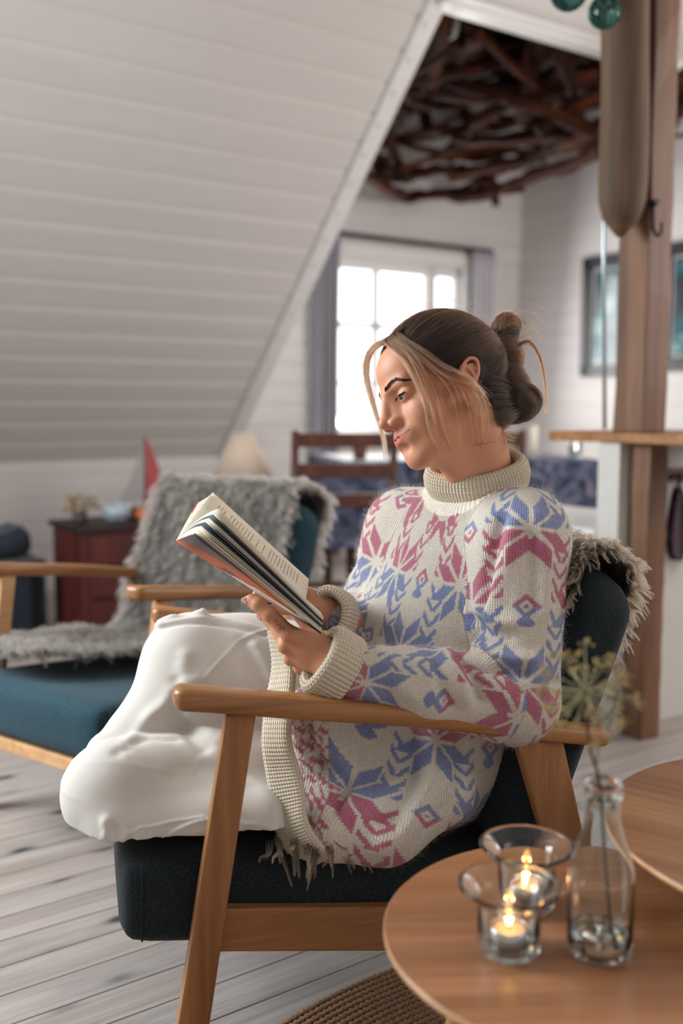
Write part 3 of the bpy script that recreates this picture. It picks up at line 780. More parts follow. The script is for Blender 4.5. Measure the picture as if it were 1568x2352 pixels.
# ================================================================== things on the small table
def tealight_holder(c, label):
    r = empty('candle_holder', (c[0], c[1], T1Z + .0006), label=label, cat='candle holder', group='glass candle holders with wide rims')
    M = Matrix.Translation((c[0], c[1], T1Z + .0006))
    # thick glass cup with a wide dished rim, closed profile
    prof = [(0.0, 0.0012), (0.024, 0.0010), (0.0275, 0.0), (0.029, 0.0), (0.0315, 0.003), (0.0320, 0.010), (0.0320, 0.050), (0.0325, 0.053), (0.040, 0.057), (0.0485, 0.0655), (0.0512, 0.0675), (0.0518, 0.0695), (0.0500, 0.0702),
            (0.0470, 0.0680), (0.0380, 0.0605), (0.0312, 0.0560), (0.0300, 0.050), (0.0299, 0.010), (0.0280, 0.0070), (0.0, 0.0070)]
    o = MB().lathe(prof, 72).build('glass_cup', GLASS, r, smooth=True); place(o, M)
    t = empty('tealight', (c[0], c[1], T1Z + 0.0080), label='lit tealight in the ' + label.split(' candle holder')[0] + ' holder', cat='candle', group='lit tealights')
    M2 = Matrix.Translation((c[0], c[1], T1Z + 0.0080))
    o = MB().lathe([(0, 0), (0.0185, 0), (0.0190, 0.001), (0.0192, 0.0165), (0.0186, 0.0165), (0.0184, 0.0145), (0.0184, 0.001), (0, 0.001)], 48).build('cup', plain('aluminium', 'c9cccf', 0.3, 0.9), t, smooth=True); place(o, M2)
    wx = NT('pink_wax'); wx.col(lin('f2c3a8')); wx.set(Roughness=0.3); wx.b.inputs['Subsurface Weight'].default_value = 0.6; wx.b.inputs['Subsurface Radius'].default_value = (0.02, 0.008, 0.005); wx.b.inputs['Subsurface Scale'].default_value = 0.5
    o = MB().lathe([(0, 0.0012), (0.0182, 0.0012), (0.0182, 0.0135), (0.012, 0.0128), (0, 0.0122)], 48).build('wax', wx.m, t, smooth=True); place(o, M2)
    o = MB().tube([(0, 0, 0.0125), (0.0004, 0, 0.0165), (0.0012, 0, 0.019)], 0.0007, 6).build('wick', BLACK, t); place(o, M2)
    o = MB().lathe([(0.0, 0.0165), (0.0022, 0.0185), (0.0030, 0.0215), (0.0026, 0.0255), (0.0014, 0.0305), (0.0, 0.0345)], 16).build('flame', emis('candle_flame', 'ffb463', 26), t, smooth=True); place(o, M2)
    l = bpy.data.lights.new('flame_light', 'POINT'); l.energy = 0.12; l.color = (1, 0.56, 0.24); l.shadow_soft_size = 0.004
    lo = bpy.data.objects.new('flame_light', l); COL.objects.link(lo); lo.parent = t; place(lo, M2 @ Matrix.Translation((0, 0, 0.026)))
tealight_holder((0.1695, 0.958), 'front clear glass candle holder with a wide rim on the small table')
tealight_holder((0.2040, 1.050), 'rear clear glass candle holder standing behind the other one near the bottle')
# bottle with a little water and a dried umbel
bx, by = 0.2606, 0.955
br = empty('glass_bottle', (bx, by, T1Z), label='small clear glass bottle with a dried flower stem in it', cat='bottle')
MBt = Matrix.Translation((bx, by, T1Z + .0005))
out = [(0.0, 0.0035), (0.020, 0.0025), (0.028, 0.0), (0.0318, 0.003), (0.0330, 0.010), (0.0332, 0.075), (0.0318, 0.090), (0.0275, 0.106), (0.0215, 0.122), (0.0178, 0.135), (0.0165, 0.150), (0.0165, 0.162), (0.0188, 0.164), (0.0195, 0.170), (0.0190, 0.176), (0.0178, 0.178)]
inn = [(0.0164, 0.178), (0.0154, 0.172), (0.0152, 0.150), (0.0165, 0.135), (0.0202, 0.122), (0.0262, 0.106), (0.0305, 0.090), (0.0319, 0.075), (0.0317, 0.012), (0.0285, 0.0065), (0.0, 0.0065)]
o = MB().lathe(out + inn, 72).build('glass', GLASS, br, smooth=True); place(o, MBt)
o = MB().lathe([(0.0, 0.0068), (0.0280, 0.0068), (0.0312, 0.0125), (0.0314, 0.020), (0.0, 0.020)], 64).build('water', WATER, br, smooth=True); place(o, MBt)
STEM = plain('dried_stem', '4f3d26', 0.7); SEED = plain('dried_seed_heads', 'a88f5c', 0.8); RAYG = plain('dried_green_rays', '9a9672', 0.7)
fl_ = empty('dried_umbel', (bx, by, T1Z), label='dried umbel flower standing in the small glass bottle', cat='flower')
top = P(1345, 1592, 0.945)
path = spline([(bx + 0.012, by - 0.006, T1Z + 0.008), (bx + 0.004, by, T1Z + 0.09), (bx - 0.004, by, T1Z + 0.175), (top.x + 0.004, top.y, top.z - 0.05), tuple(top)], 24)
MB().tube(path, list(np.linspace(0.0019, 0.0014, 24)), 8).build('stem', STEM, fl_, smooth=True)
ru = random.Random(11); um = MB(); sdm = MB()
def ball(m, c, r): m.lathe([(0.0003, -r), (r * 0.8, -r * 0.55), (r, 0), (r * 0.8, r * 0.55), (0.0003, r)], 6, Matrix.Translation(c))
def umbel(c, n, L, up, seed, minz=-0.9):
    for i in range(n):
        w = i * 2.39996; zz = minz + (0.95 - minz) * (i + 0.5) / n; rr = math.sqrt(max(0, 1 - zz * zz))
        d = Vector((rr * math.cos(w), rr * math.sin(w), zz)); l = L * ru.uniform(0.75, 1.1)
        e = Vector(c) + d * l; mid_ = Vector(c) + d * l * 0.5 + Vector((0, 0, 0.002))
        um.tube([c, mid_, e], [0.0008, 0.0006, 0.0005], 5)
        for k in range(9):
            q = Vector((ru.gauss(0, 1), ru.gauss(0, 1), ru.gauss(0, 1))).normalized(); q = (q + d * 0.9).normalized()
            e2 = e + q * ru.uniform(0.004, 0.0085); um.tube([e, e2], 0.0003, 4); ball(sdm, e2, ru.uniform(0.0011, 0.0019))
umbel(top, 34, 0.049, 1, 1)
um.build('rays', RAYG, fl_, kind='stuff'); sdm.build('seeds', SEED, fl_, smooth=True, kind='stuff')
# second, smaller sprig leaning right
um = MB(); sdm = MB()
sp0 = P(1352, 1700, 0.945)
MB().tube(spline([(bx - 0.0065, by + 0.004, T1Z + 0.17), P(1372, 1730, 0.96), P(1400, 1660, 0.975), P(1418, 1590, 0.985)], 14), 0.0008, 6).build('side_stem', STEM, fl_, smooth=True)
for px, py in ((1418, 1560), (1432, 1600), (1405, 1600), (1400, 1640), (1430, 1655), (1385, 1655), (1437, 1560), (1415, 1530)):
    c = P(px, py, 0.985); um.tube([P(1412, 1620, 0.98), c], 0.0005, 4)
    for k in range(14):
        q = Vector((ru.gauss(0, 1), ru.gauss(0, 1), ru.gauss(0, 1))) * 0.005; ball(sdm, c + q, ru.uniform(0.0010, 0.0019))
um.build('sprig', STEM, fl_, kind='stuff'); sdm.build('seeds', plain('brown_seed_heads', '7a6242', 0.8), fl_, smooth=True, kind='stuff')

# ================================================================== things in the left background
def boxm(w, d, h, b=0.004): return MB().box((-w / 2, -d / 2, 0), (w / 2, d / 2, h), bev=b)
RED = wood('dark_red_stained_wood', '32100f', '4f1a17', '6b2620', 1.0, 2, 0.5)
cc = P(245, 1300, 4.25); chx = frame_matrix((cc.x, cc.y + 0.20, 0), D1, D2, (0, 0, 1))
ch = empty('red_chest', label='dark red wooden chest of drawers against the knee wall', cat='chest'); place(ch, chx)
o = boxm(0.46, 0.36, 0.46).build('body', RED, ch); place(o, chx)
o = MB().box((-0.25, -0.20, 0.46), (0.25, 0.19, 0.485), bev=0.006).build('top', plain('dark_top', '241513', 0.5), ch); place(o, chx)
for z in (0.04, 0.18, 0.32):
    o = MB().box((-0.20, -0.195, z), (0.20, -0.18, z + 0.12), bev=0.003).build('drawer', RED, ch); place(o, chx)
    k_ = MB().lathe([(0, 0), (0.008, 0), (0.012, 0.01), (0.009, 0.018), (0, 0.02)], 12, Matrix.Rotation(math.pi / 2, 4, 'X')).build('knob', BLACK, o, smooth=True); place(k_, chx @ Matrix.Translation((0, -0.195, z + 0.06)))
def onchest(x, y): return chx @ Matrix.Translation((x, y, 0.485))
# model sailing boat
bo = empty('model_sailboat', label='model sailing boat with a red sail standing on the red chest', cat='model boat'); Mb = onchest(0.15, 0.02) @ Matrix.Rotation(math.radians(-20), 4, 'Z'); place(bo, Mb)
def hull(L, w, h):
    vs = []; fs = []; n = 15; k = 7
    for i in range(n):
        t = i / (n - 1) * 2 - 1; ww = w * (1 - abs(t) ** 2.4) + 0.001; hh = h * (1 - 0.5 * t * t) + 0.0; rise = 0.25 * h * t * t
        for j in range(k):
            a = math.pi * j / (k - 1); vs.append((t * L, -math.cos(a) * ww, h + rise - math.sin(a) * hh))
    for i in range(n - 1):
        for j in range(k - 1): fs.append((i * k + j, (i + 1) * k + j, (i + 1) * k + j + 1, i * k + j + 1))
        fs.append((i * k, i * k + k - 1, (i + 1) * k + k - 1, (i + 1) * k))
    return MB().add(vs, fs)
o = hull(0.13, 0.035, 0.045).build('hull', plain('dark_hull', '3a1e18', 0.4), bo, smooth=False); place(o, Mb)
o = MB().tube([(0.0, 0, 0.03), (0.0, 0, 0.37)], [0.005, 0.003], 8).build('mast', BROWN, bo, smooth=True); place(o, Mb)
def sail(pts, th, m, nm):
    k = len(pts); o = MB().add([(x, -th, z) for x, z in pts] + [(x, th, z) for x, z in pts], [tuple(range(k)), tuple(range(2 * k - 1, k - 1, -1))] + [(i, i + k, (i + 1) % k + k, (i + 1) % k) for i in range(k)]).build(nm, m, bo); place(o, Mb)
sail([(0.004, 0.07), (0.105, 0.07), (0.085, 0.16), (0.055, 0.26), (0.028, 0.33), (0.006, 0.37)], 0.0015, fabric('red_sail_cloth', 'a34a4c', 'b9605f', 1, 300), 'mainsail')
sail([(-0.006, 0.35), (-0.03, 0.26), (-0.07, 0.16), (-0.12, 0.075), (-0.008, 0.08)], 0.0015, fabric('grey_sail_cloth', '9d9896', 'aaa5a3', 1, 300), 'jib')
# shells and dried flowers on the chest
o = MB().lathe([(0, 0), (0.035, 0), (0.06, 0.03), (0.065, 0.06), (0.05, 0.085), (0.045, 0.085), (0.058, 0.06), (0.05, 0.02), (0, 0.01)], 28).build('blue_bowl', fabric('blue_white_glaze', '7f95a3', 'dfe4e8', 1.4, 60, 0.3), label='small blue and white bowl standing on the red chest', cat='bowl', smooth=True); place(o, onchest(-0.03, -0.08))
ob = MB(); 
o = MB().lathe([(0.001, 0), (0.045, 0.004), (0.06, 0.028), (0.045, 0.052), (0.012, 0.058), (0.001, 0.054)], 24).build('orange_gourd', plain('orange_skin', 'c2662c', 0.5), label='flattened orange gourd lying on the red chest before the boat', cat='gourd', smooth=True); place(o, onchest(0.10, -0.10))
dv = empty('dried_bouquet', label='small dried beige flower bunch in a pot on the red chest', cat='flowers'); Md = onchest(-0.16, 0.02); place(dv, Md)
o = MB().lathe([(0, 0), (0.03, 0), (0.035, 0.05), (0.03, 0.05), (0.025, 0.01), (0, 0.01)], 20).build('pot', plain('grey_pot', '6b625c', 0.6), dv, smooth=True); place(o, Md)
bq = MB()
for i in range(60):
    d = Vector((ru.gauss(0, 1), ru.gauss(0, 1), abs(ru.gauss(0, 0.7)))).normalized() * ru.uniform(0.05, 0.085); c = Vector((0, 0, 0.055)) + d; ball(bq, c, ru.uniform(0.008, 0.014)); bq.tube([(0, 0, 0.04), c], 0.001, 4)
o = bq.build('blooms', fabric('beige_blooms', '8d7c66', 'cbb99c', 1.3, 120), dv, kind='stuff'); place(o, Md)
# dark trunk and cloth bag beside the chest
DK = fabric('dark_blue_pattern_cloth', '10141c', '26364a', 1.3, 60)
tb_ = P(45, 1400, 4.3); Mt = frame_matrix((tb_.x - 0.13, tb_.y + 0.06, 0), D1, D2, (0, 0, 1))
tk = empty('dark_trunk', label='dark patterned trunk on the floor left of the red chest', cat='trunk'); place(tk, Mt)
for nm, lo_, hi_ in (('trunk_body', (-0.28, -0.2, 0), (0.17, 0.2, 0.26)), ('trunk_lid', (-0.285, -0.205, 0.263), (0.175, 0.205, 0.33))):
    o = MB().box(lo_, hi_, bev=0.008).build(nm, DK, tk); place(o, Mt)
for x in (-0.2, 0.1):
    o = MB().box((x, -0.212, 0.0), (x + 0.03, -0.203, 0.32), bev=0.001).build('strap', BLACK, tk); place(o, Mt)
vs, f = rr_box((-0.26, -0.14, 0.338), (0.13, 0.14, 0.43), 0.04, puff=0.02)
vs[:, 2] += np.clip((vs[:, 0] - 0.02) / 0.1, 0, 1) * np.clip((vs[:, 2] - 0.38) / 0.05, 0, 1) * 0.05
o = link('cloth_bag', mesh('cloth_bag', vs, f), DK, label='soft dark blue cloth bag lying on the dark trunk', cat='bag', smooth=True); place(o, Mt)
# table lamp on a side table
lp = P(557, 1100, 4.75); Ml = Matrix.Translation((lp.x, lp.y, 0))
st = empty('side_table', label='small brown side table hidden behind the teal armchair, carrying the lamp', cat='side table'); place(st, Ml)
o = MB().lathe([(0, 0.44), (0.2, 0.44), (0.2, 0.46), (0, 0.46)], 40).build('tabletop', BROWN, st); place(o, Ml)
for k in range(3):
    w = k * 2.094; o = MB().tube([(0.12 * math.cos(w), 0.12 * math.sin(w), 0.44), (0.18 * math.cos(w), 0.18 * math.sin(w), 0)], 0.013, 10).build('leg', BROWN, st, smooth=True); place(o, Ml)
la = empty('table_lamp', label='table lamp with a cream cone shade beside the sloped ceiling', cat='lamp'); place(la, Ml @ Matrix.Translation((0, 0, 0.461)))
o = MB().lathe([(0, 0.461), (0.06, 0.461), (0.05, 0.475), (0.02, 0.49), (0.035, 0.55), (0.02, 0.62), (0.008, 0.64), (0.008, 0.67), (0, 0.67)], 28).build('base', plain('lamp_foot', '7b6a58', 0.4), la, smooth=True); place(o, Ml)
o = MB().lathe([(0.145, 0.655), (0.047, 0.865), (0.044, 0.865), (0.141, 0.655)], 48, close=True).build('lamp_shade', fabric('cream_shade_cloth', 'd8c4b0', 'e2cfbc', 1, 300), la, smooth=True); place(o, Ml)
# glass floats in green nets by the top of the post
NET = plain('green_net_rope', '1d4a42', 0.8); SEA = glass('green_glass', (0.10, 0.32, 0.28), 0.05)
for i, (px, py, y, r, lb) in enumerate(((1306, -20, 2.74, 0.047, 'green glass fishing float in a net near the ceiling'), (1388, 28, 2.72, 0.040, 'green glass fishing float in a net hanging against the post'))):
    c = P(px, py, y); fr = empty('glass_float', c, label=lb, cat='fishing float')
    MB().lathe([(0.0005, -r)] + [(r * math.cos(a), r * math.sin(a)) for a in np.linspace(-1.45, 1.45, 15)] + [(0.0005, r)], 28, Matrix.Translation(c)).build('float', SEA, fr, smooth=True)
    nm = MB(); R2 = r * 1.03
    for s_ in (1, -1):
        for k in range(10):
            nm.tube([c + Vector((R2 * math.cos(a) * math.cos(k * 0.628 + s_ * a), R2 * math.cos(a) * math.sin(k * 0.628 + s_ * a), R2 * math.sin(a))) for a in np.linspace(-1.45, 1.5, 14)], 0.0016, 5)
    nm.tube([c + Vector((0, 0, r)), Vector((c.x, c.y, ZC - 0.001))], 0.0025, 6)
    nm.build('net', NET, fr, smooth=True)
# ================================================================== smooth solids (distance fields -> one continuous mesh)
F32 = np.float32
class Prim:
    def __init__(s, fn, lo, hi): s.fn = fn; s.lo = np.array(lo); s.hi = np.array(hi)
    def __call__(s, X, Y, Z): return s.fn(X, Y, Z)
def cone(a, b, ra, rb, fl=None, fs=1.0):
    """tapered capsule; fl: direction squashed by fs (<1 makes it thinner along fl)"""
    a = np.array(tuple(a), F32); b = np.array(tuple(b), F32); ab = b - a; L2 = float(ab @ ab) + 1e-12
    if fl is not None: n = np.array(tuple(fl), F32); n /= np.linalg.norm(n)
    def fn(X, Y, Z):
        x, y, z = X - a[0], Y - a[1], Z - a[2]
        t = np.clip((x * ab[0] + y * ab[1] + z * ab[2]) / L2, 0, 1)
        x = x - t * ab[0]; y = y - t * ab[1]; z = z - t * ab[2]
        if fl is not None:
            q = (x * n[0] + y * n[1] + z * n[2]) * (1 / fs - 1); x = x + q * n[0]; y = y + q * n[1]; z = z + q * n[2]
        return np.sqrt(x * x + y * y + z * z) - (ra + t * (rb - ra))
    r = max(ra, rb)
    return Prim(fn, np.minimum(a, b) - r, np.maximum(a, b) + r)
def ell(c, r, R=None):
    """ellipsoid; R: 3x3 whose columns are its axes"""
    c = np.array(tuple(c), F32); r = np.array(r, F32)
    Rm = None if R is None else np.array(R, F32)
    def fn(X, Y, Z):
        x, y, z = X - c[0], Y - c[1], Z - c[2]
        if Rm is not None: x, y, z = (x * Rm[0, i] + y * Rm[1, i] + z * Rm[2, i] for i in range(3))
        u, v, w = x / r[0], y / r[1], z / r[2]
        k0 = np.sqrt(u * u + v * v + w * w) + 1e-9
        k1 = np.sqrt((u / r[0]) ** 2 + (v / r[1]) ** 2 + (w / r[2]) ** 2) + 1e-9
        return k0 * (k0 - 1) / k1
    m = float(r.max()) if R is not None else r
    return Prim(fn, c - m, c + m)
class Field:
    def __init__(s, lo, hi, h):
        s.lo = np.array(lo, float); s.h = h
        s.n = np.ceil((np.array(hi) - s.lo) / h).astype(int) + 1
        s.ax = [(s.lo[i] + h * np.arange(s.n[i])).astype(F32) for i in range(3)]
        s.D = np.full(s.n, 0.5, F32)
    def _sl(s, p, m):
        a = np.clip(np.floor((p.lo - m - s.lo) / s.h).astype(int), 0, s.n); b = np.clip(np.ceil((p.hi + m - s.lo) / s.h).astype(int) + 1, 0, s.n)
        return tuple(slice(a[i], b[i]) for i in range(3))
    def _xyz(s, sl, sym):
        X = s.ax[0][sl[0]][:, None, None]; Y = s.ax[1][sl[1]][None, :, None]; Z = s.ax[2][sl[2]][None, None, :]
        return (np.abs(X) if sym else X), Y, Z
    def add(s, p, k=0.01, sym=False):
        if sym: p = Prim(p.fn, np.array([-p.hi[0], p.lo[1], p.lo[2]]), p.hi)
        sl = s._sl(p, k * 1.2 + s.h * 3)
        if any(q.start >= q.stop for q in sl): return s
        d = p(*s._xyz(sl, sym)); D = s.D[sl]
        hh = np.maximum(k - np.abs(D - d), 0) / k
        s.D[sl] = np.minimum(D, d) - hh * hh * k * 0.25
        return s
    def sub(s, p, k=0.005, sym=False):
        if sym: p = Prim(p.fn, np.array([-p.hi[0], p.lo[1], p.lo[2]]), p.hi)
        sl = s._sl(p, k * 1.2 + s.h * 3)
        if any(q.start >= q.stop for q in sl): return s
        d = -p(*s._xyz(sl, sym)); D = s.D[sl]
        hh = np.maximum(k - np.abs(D - d), 0) / k
        s.D[sl] = np.maximum(D, d) + hh * hh * k * 0.25
        return s
    def plane(s, c, n, k=0.01):
        """cuts away the side n points to"""
        n = np.array(tuple(n), float); n /= np.linalg.norm(n); X, Y, Z = s._xyz((slice(None),) * 3, False)
        d = ((X - c[0]) * n[0] + (Y - c[1]) * n[1] + (Z - c[2]) * n[2]).astype(F32)
        hh = np.maximum(k - np.abs(s.D - d), 0) / k
        s.D = np.maximum(s.D, d) + hh * hh * k * 0.25
        return s
    def mesh(s):
        D = s.D
        D[0] = D[-1] = 0.5; D[:, 0] = D[:, -1] = 0.5; D[:, :, 0] = D[:, :, -1] = 0.5
        I = D < 0
        nx, ny, nz = D.shape
        cnt = np.zeros((nx - 1, ny - 1, nz - 1), np.int8)
        for i in (0, 1):
            for j in (0, 1):
                for k in (0, 1): cnt += I[i:nx - 1 + i, j:ny - 1 + j, k:nz - 1 + k]
        act = (cnt > 0) & (cnt < 8)
        idx = np.argwhere(act); vid = np.full(act.shape, -1, np.int64); vid[act] = np.arange(len(idx))
        acc = np.zeros((len(idx), 3)); num = np.zeros(len(idx))
        i0, j0, k0 = idx.T
        for ax in range(3):
            o = [a for a in range(3) if a != ax]
            for a in (0, 1):
                for b in (0, 1):
                    off = [0, 0, 0]; off[o[0]] = a; off[o[1]] = b
                    p0 = (i0 + off[0], j0 + off[1], k0 + off[2]); off2 = list(off); off2[ax] = 1
                    p1 = (i0 + off2[0], j0 + off2[1], k0 + off2[2])
                    d0, d1 = D[p0], D[p1]; m = (d0 < 0) != (d1 < 0)
                    t = np.where(m, d0 / np.where(m, d0 - d1, 1), 0)
                    pos = np.stack([np.full(len(idx), float(q)) for q in off], 1); pos[:, ax] = t
                    acc += pos * m[:, None]; num += m
        v = (idx + acc / num[:, None]) * s.h + s.lo
        fs = []
        for ax in range(3):
            o = [a for a in range(3) if a != ax]
            sl0 = [slice(None)] * 3; sl1 = [slice(None)] * 3; sl0[ax] = slice(0, -1); sl1[ax] = slice(1, None)
            A, B = I[tuple(sl0)], I[tuple(sl1)]; e = np.argwhere(A != B)
            ok = np.all((e > 0) | (np.arange(3) == ax), axis=1); e = e[ok]
            q = []
            for a, b in ((0, 0), (1, 0), (1, 1), (0, 1)):
                c = e.copy(); c[:, o[0]] -= a; c[:, o[1]] -= b
                c = np.minimum(c, np.array(vid.shape) - 1); q.append(vid[c[:, 0], c[:, 1], c[:, 2]])
            q = np.stack(q, 1); ins = A[e[:, 0], e[:, 1], e[:, 2]]
            flip = ins if ax != 1 else ~ins
            q[~flip] = q[~flip][:, ::-1]; fs.append(q[np.all(q >= 0, 1)])
        return v, np.vstack(fs)
def np_mesh(name, v, f):
    me = bpy.data.meshes.new(name); n = len(f); k = f.shape[1]
    me.vertices.add(len(v)); me.vertices.foreach_set('co', np.ascontiguousarray(v, np.float32).ravel())
    me.loops.add(n * k); me.loops.foreach_set('vertex_index', np.ascontiguousarray(f, np.int32).ravel())
    me.polygons.add(n); me.polygons.foreach_set('loop_start', np.arange(0, n * k, k, dtype=np.int32))
    me.polygons.foreach_set('loop_total', np.full(n, k, np.int32)); me.update(calc_edges=True); me.validate()
    me.polygons.foreach_set('use_smooth', np.ones(n, bool))
    return me
def normals(v, f):
    n = np.zeros_like(v); a = np.cross(v[f[:, 2]] - v[f[:, 0]], v[f[:, 3 if f.shape[1] > 3 else 2]] - v[f[:, 1]])
    for k in range(f.shape[1]): np.add.at(n, f[:, k], a)
    return n / (np.linalg.norm(n, axis=1, keepdims=True) + 1e-12)
def relax(v, f, it=2, lam=0.5):
    e = np.vstack([f[:, [0, 1]], f[:, [1, 2]], f[:, [2, 3]], f[:, [3, 0]]]) if f.shape[1] == 4 else np.vstack([f[:, [0, 1]], f[:, [1, 2]], f[:, [2, 0]]])
    for _ in range(it):
        a = np.zeros_like(v); c = np.zeros(len(v))
        for i in range(3): a[:, i] = np.bincount(e[:, 0], v[e[:, 1], i], len(v)) + np.bincount(e[:, 1], v[e[:, 0], i], len(v))
        c = np.bincount(e[:, 0], minlength=len(v)) + np.bincount(e[:, 1], minlength=len(v))
        v = v + lam * (a / c[:, None] - v)
    return v
def split(v, f):
    """one linear subdivision of a quad mesh with rounding"""
    n = len(v); e = np.vstack([f[:, [0, 1]], f[:, [1, 2]], f[:, [2, 3]], f[:, [3, 0]]]); es = np.sort(e, 1)
    key = es[:, 0].astype(np.int64) * n + es[:, 1]; u, inv = np.unique(key, return_inverse=True)
    em = (v[u // n] + v[u % n]) / 2; fc = v[f].mean(1); m = len(f); inv = inv.reshape(4, m) + n; c = np.arange(m) + n + len(em)
    V = np.vstack([v, em, fc])
    Fq = np.vstack([np.stack([f[:, i], inv[i], c, inv[i - 1]], 1) for i in range(4)])
    return relax(V, Fq, 1, 0.4), Fq
def seg_dist(p, pts):
    """distance of points p to a polyline"""
    d = np.full(len(p), 9.0)
    for a, b in zip(pts[:-1], pts[1:]):
        ab = b - a; t = np.clip((p - a) @ ab / (ab @ ab + 1e-12), 0, 1); d = np.minimum(d, np.linalg.norm(p - a - t[:, None] * ab, axis=1))
    return d
def vcol(me, name, c):
    a = me.attributes.new(name, 'FLOAT_COLOR', 'POINT'); q = np.ones((len(c), 4), np.float32); q[:, :3] = c; a.data.foreach_set('color', q.ravel())
def vvec(me, name, c):
    a = me.attributes.new(name, 'FLOAT_VECTOR', 'POINT'); q = np.zeros((len(c), 3), np.float32); q[:, :c.shape[1]] = c; a.data.foreach_set('vector', q.ravel())
def A_(v): return np.array(tuple(v), float)
# ================================================================== the reading woman
wo = empty('person', P(960, 1900, 1.6), label='woman in a patterned wool sweater and white trousers reading in the armchair', cat='person')
UPV = A_(P(1095, 1110, 1.65)) - A_(P(960, 1850, 1.62)); UPV /= np.linalg.norm(UPV)
FT = np.array([-0.70, -0.71, 0.0]); FT -= UPV * (FT @ UPV); FT /= np.linalg.norm(FT)
LT = np.cross(UPV, FT)          # towards her left (the camera side, image right)
TR = np.stack([LT, FT, UPV], 1)
def ap(px, py, y): return A_(P(px, py, y))

# ---- trousers
fld = Field(ap(20, 2020, 1.2) * [1, 0, 1] + [-.02, 1.26, -.02], (0.22, 1.86, 0.86), 0.0045)
K1 = ap(268, 1822, 1.445)
fld.add(cone(ap(930, 1800, 1.62), ap(520, 1815, 1.525), .115, .100), .02)
fld.add(cone(ap(520, 1815, 1.525), K1, .098, .083), .03)
fld.add(cone(ap(288, 1884, 1.435), ap(700, 1893, 1.53), .060, .052), .022)
fld.add(cone(ap(275, 1930, 1.375), ap(470, 1930, 1.385), .030, .026), .035); fld.add(cone(ap(470, 1930, 1.385), ap(640, 1925, 1.41), .026, .020), .035)
fld.add(cone(ap(285, 1890, 1.40), ap(600, 1880, 1.42), .045, .045), .035)
fld.add(ell(ap(960, 1800, 1.66), (.14, .15, .13)), .03)
f2 = Field(fld.lo, fld.lo + fld.h * (fld.n - 1), fld.h)
K2 = ap(442, 1520, 1.635)
f2.add(cone(ap(880, 1600, 1.70), ap(560, 1545, 1.665), .115, .098), .02)
f2.add(cone(ap(560, 1545, 1.665), K2, .098, .083), .02)
f2.add(cone(ap(440, 1555, 1.625), ap(345, 1690, 1.56), .080, .066), .03)
f2.add(cone(ap(345, 1690, 1.56), ap(255, 1735, 1.52), .062, .040), .02)
f2.add(cone(ap(480, 1600, 1.60), ap(600, 1640, 1.61), .080, .080), .03)
f2.add(cone(ap(462, 1412, 1.63), ap(468, 1402, 1.63), .012, .006), .012)
f2.add(cone(ap(372, 1436, 1.62), ap(395, 1424, 1.62), .012, .010), .012)
mn = tuple(np.minimum(fld.D.shape, f2.D.shape)); sl_ = tuple(slice(0, q) for q in mn)
hh_ = np.maximum(.006 - np.abs(fld.D[sl_] - f2.D[sl_]), 0) / .006
fld.D[sl_] = np.minimum(fld.D[sl_], f2.D[sl_]) - hh_ * hh_ * .006 * .25
v, f = fld.mesh(); v = relax(v, f, 2); v, f = split(v, f); n = normals(v, f)
folds = [  # polyline in photo points, depth, height (+ ridge / - groove), width
    ([(350, 1640), (405, 1570), (425, 1500)], 1.54, .004, .014), ([(425, 1560), (440, 1640), (500, 1690)], 1.54, .004, .014),
    ([(405, 1560), (415, 1650), (470, 1710)], 1.54, -.005, .012), ([(470, 1580), (520, 1650), (600, 1680)], 1.54, -.005, .016), ([(455, 1560), (500, 1610), (600, 1640)], 1.54, .004, .012),
    ([(350, 1440), (430, 1424), (520, 1430), (610, 1452)], 1.6, -.003, .005), ([(360, 1432), (440, 1414), (530, 1420), (620, 1442)], 1.6, .0025, .006),
    ([(290, 1700), (340, 1650), (380, 1620)], 1.5, .004, .012), ([(270, 1720), (330, 1690), (400, 1690)], 1.5, -.003, .010), ([(560, 1470), (600, 1540), (625, 1600)], 1.57, -.004, .012), ([(590, 1480), (625, 1550)], 1.57, .003, .010),
    ([(282, 1940), (300, 1905), (380, 1885), (470, 1870)], 1.40, .0016, .0022), ([(262, 1900), (275, 1945), (300, 1970)], 1.40, -.0035, .008),
    ([(240, 1880), (250, 1930), (285, 1970)], 1.42, .004, .008), ([(520, 1860), (560, 1880), (600, 1930)], 1.42, -.003, .012), ([(540, 1790), (590, 1800), (640, 1840)], 1.42, .003, .016),
    ([(400, 1770), (480, 1755), (560, 1770)], 1.44, -.0015, .014), ([(360, 1950), (450, 1938), (560, 1930)], 1.42, -.003, .008)]
def to_px(v):
    r = v - [0, 0, EYE]; y = r[:, 1] * _c - r[:, 2] * _s; z = r[:, 1] * _s + r[:, 2] * _c
    return np.stack([784 + FPX * r[:, 0] / y, 1176 - FPX * z / y], 1)
def apply_folds(v, n, folds, bendw=0.30):
    """creases laid along lines on the cloth: only the side of the cloth nearest to the line's own depth is moved"""
    d_all = np.zeros(len(v))
    for pts, y, amp, w in folds:
        q = np.array([ap(a, b, y) for a, b in pts]); q = spline([tuple(t) for t in q], 14)
        # project the line to the surface: nearest vertices along the line of sight
        qq = []
        px = np.array([to_px(t[None])[0] for t in q]); vp = None
        for t, u in zip(q, px):
            m = FACE_IDX[np.argmin(((VP[FACE_IDX] - u) ** 2).sum(1) + (VY[FACE_IDX] * 0))]
            near = FACE_IDX[((VP[FACE_IDX] - u) ** 2).sum(1) < 64]
            if len(near): m = near[np.argmin(VY[near])]
            qq.append(v[m])
        d = seg_dist(v, np.array(qq)); L = np.exp(-(d / w) ** 2)
        d_all += amp * 1.15 * L
    return v + n * d_all[:, None]
VP = to_px(v); VY = v[:, 1]; FACE_IDX = np.where(n[:, 1] < 0.1)[0]
v = apply_folds(v, n, folds)
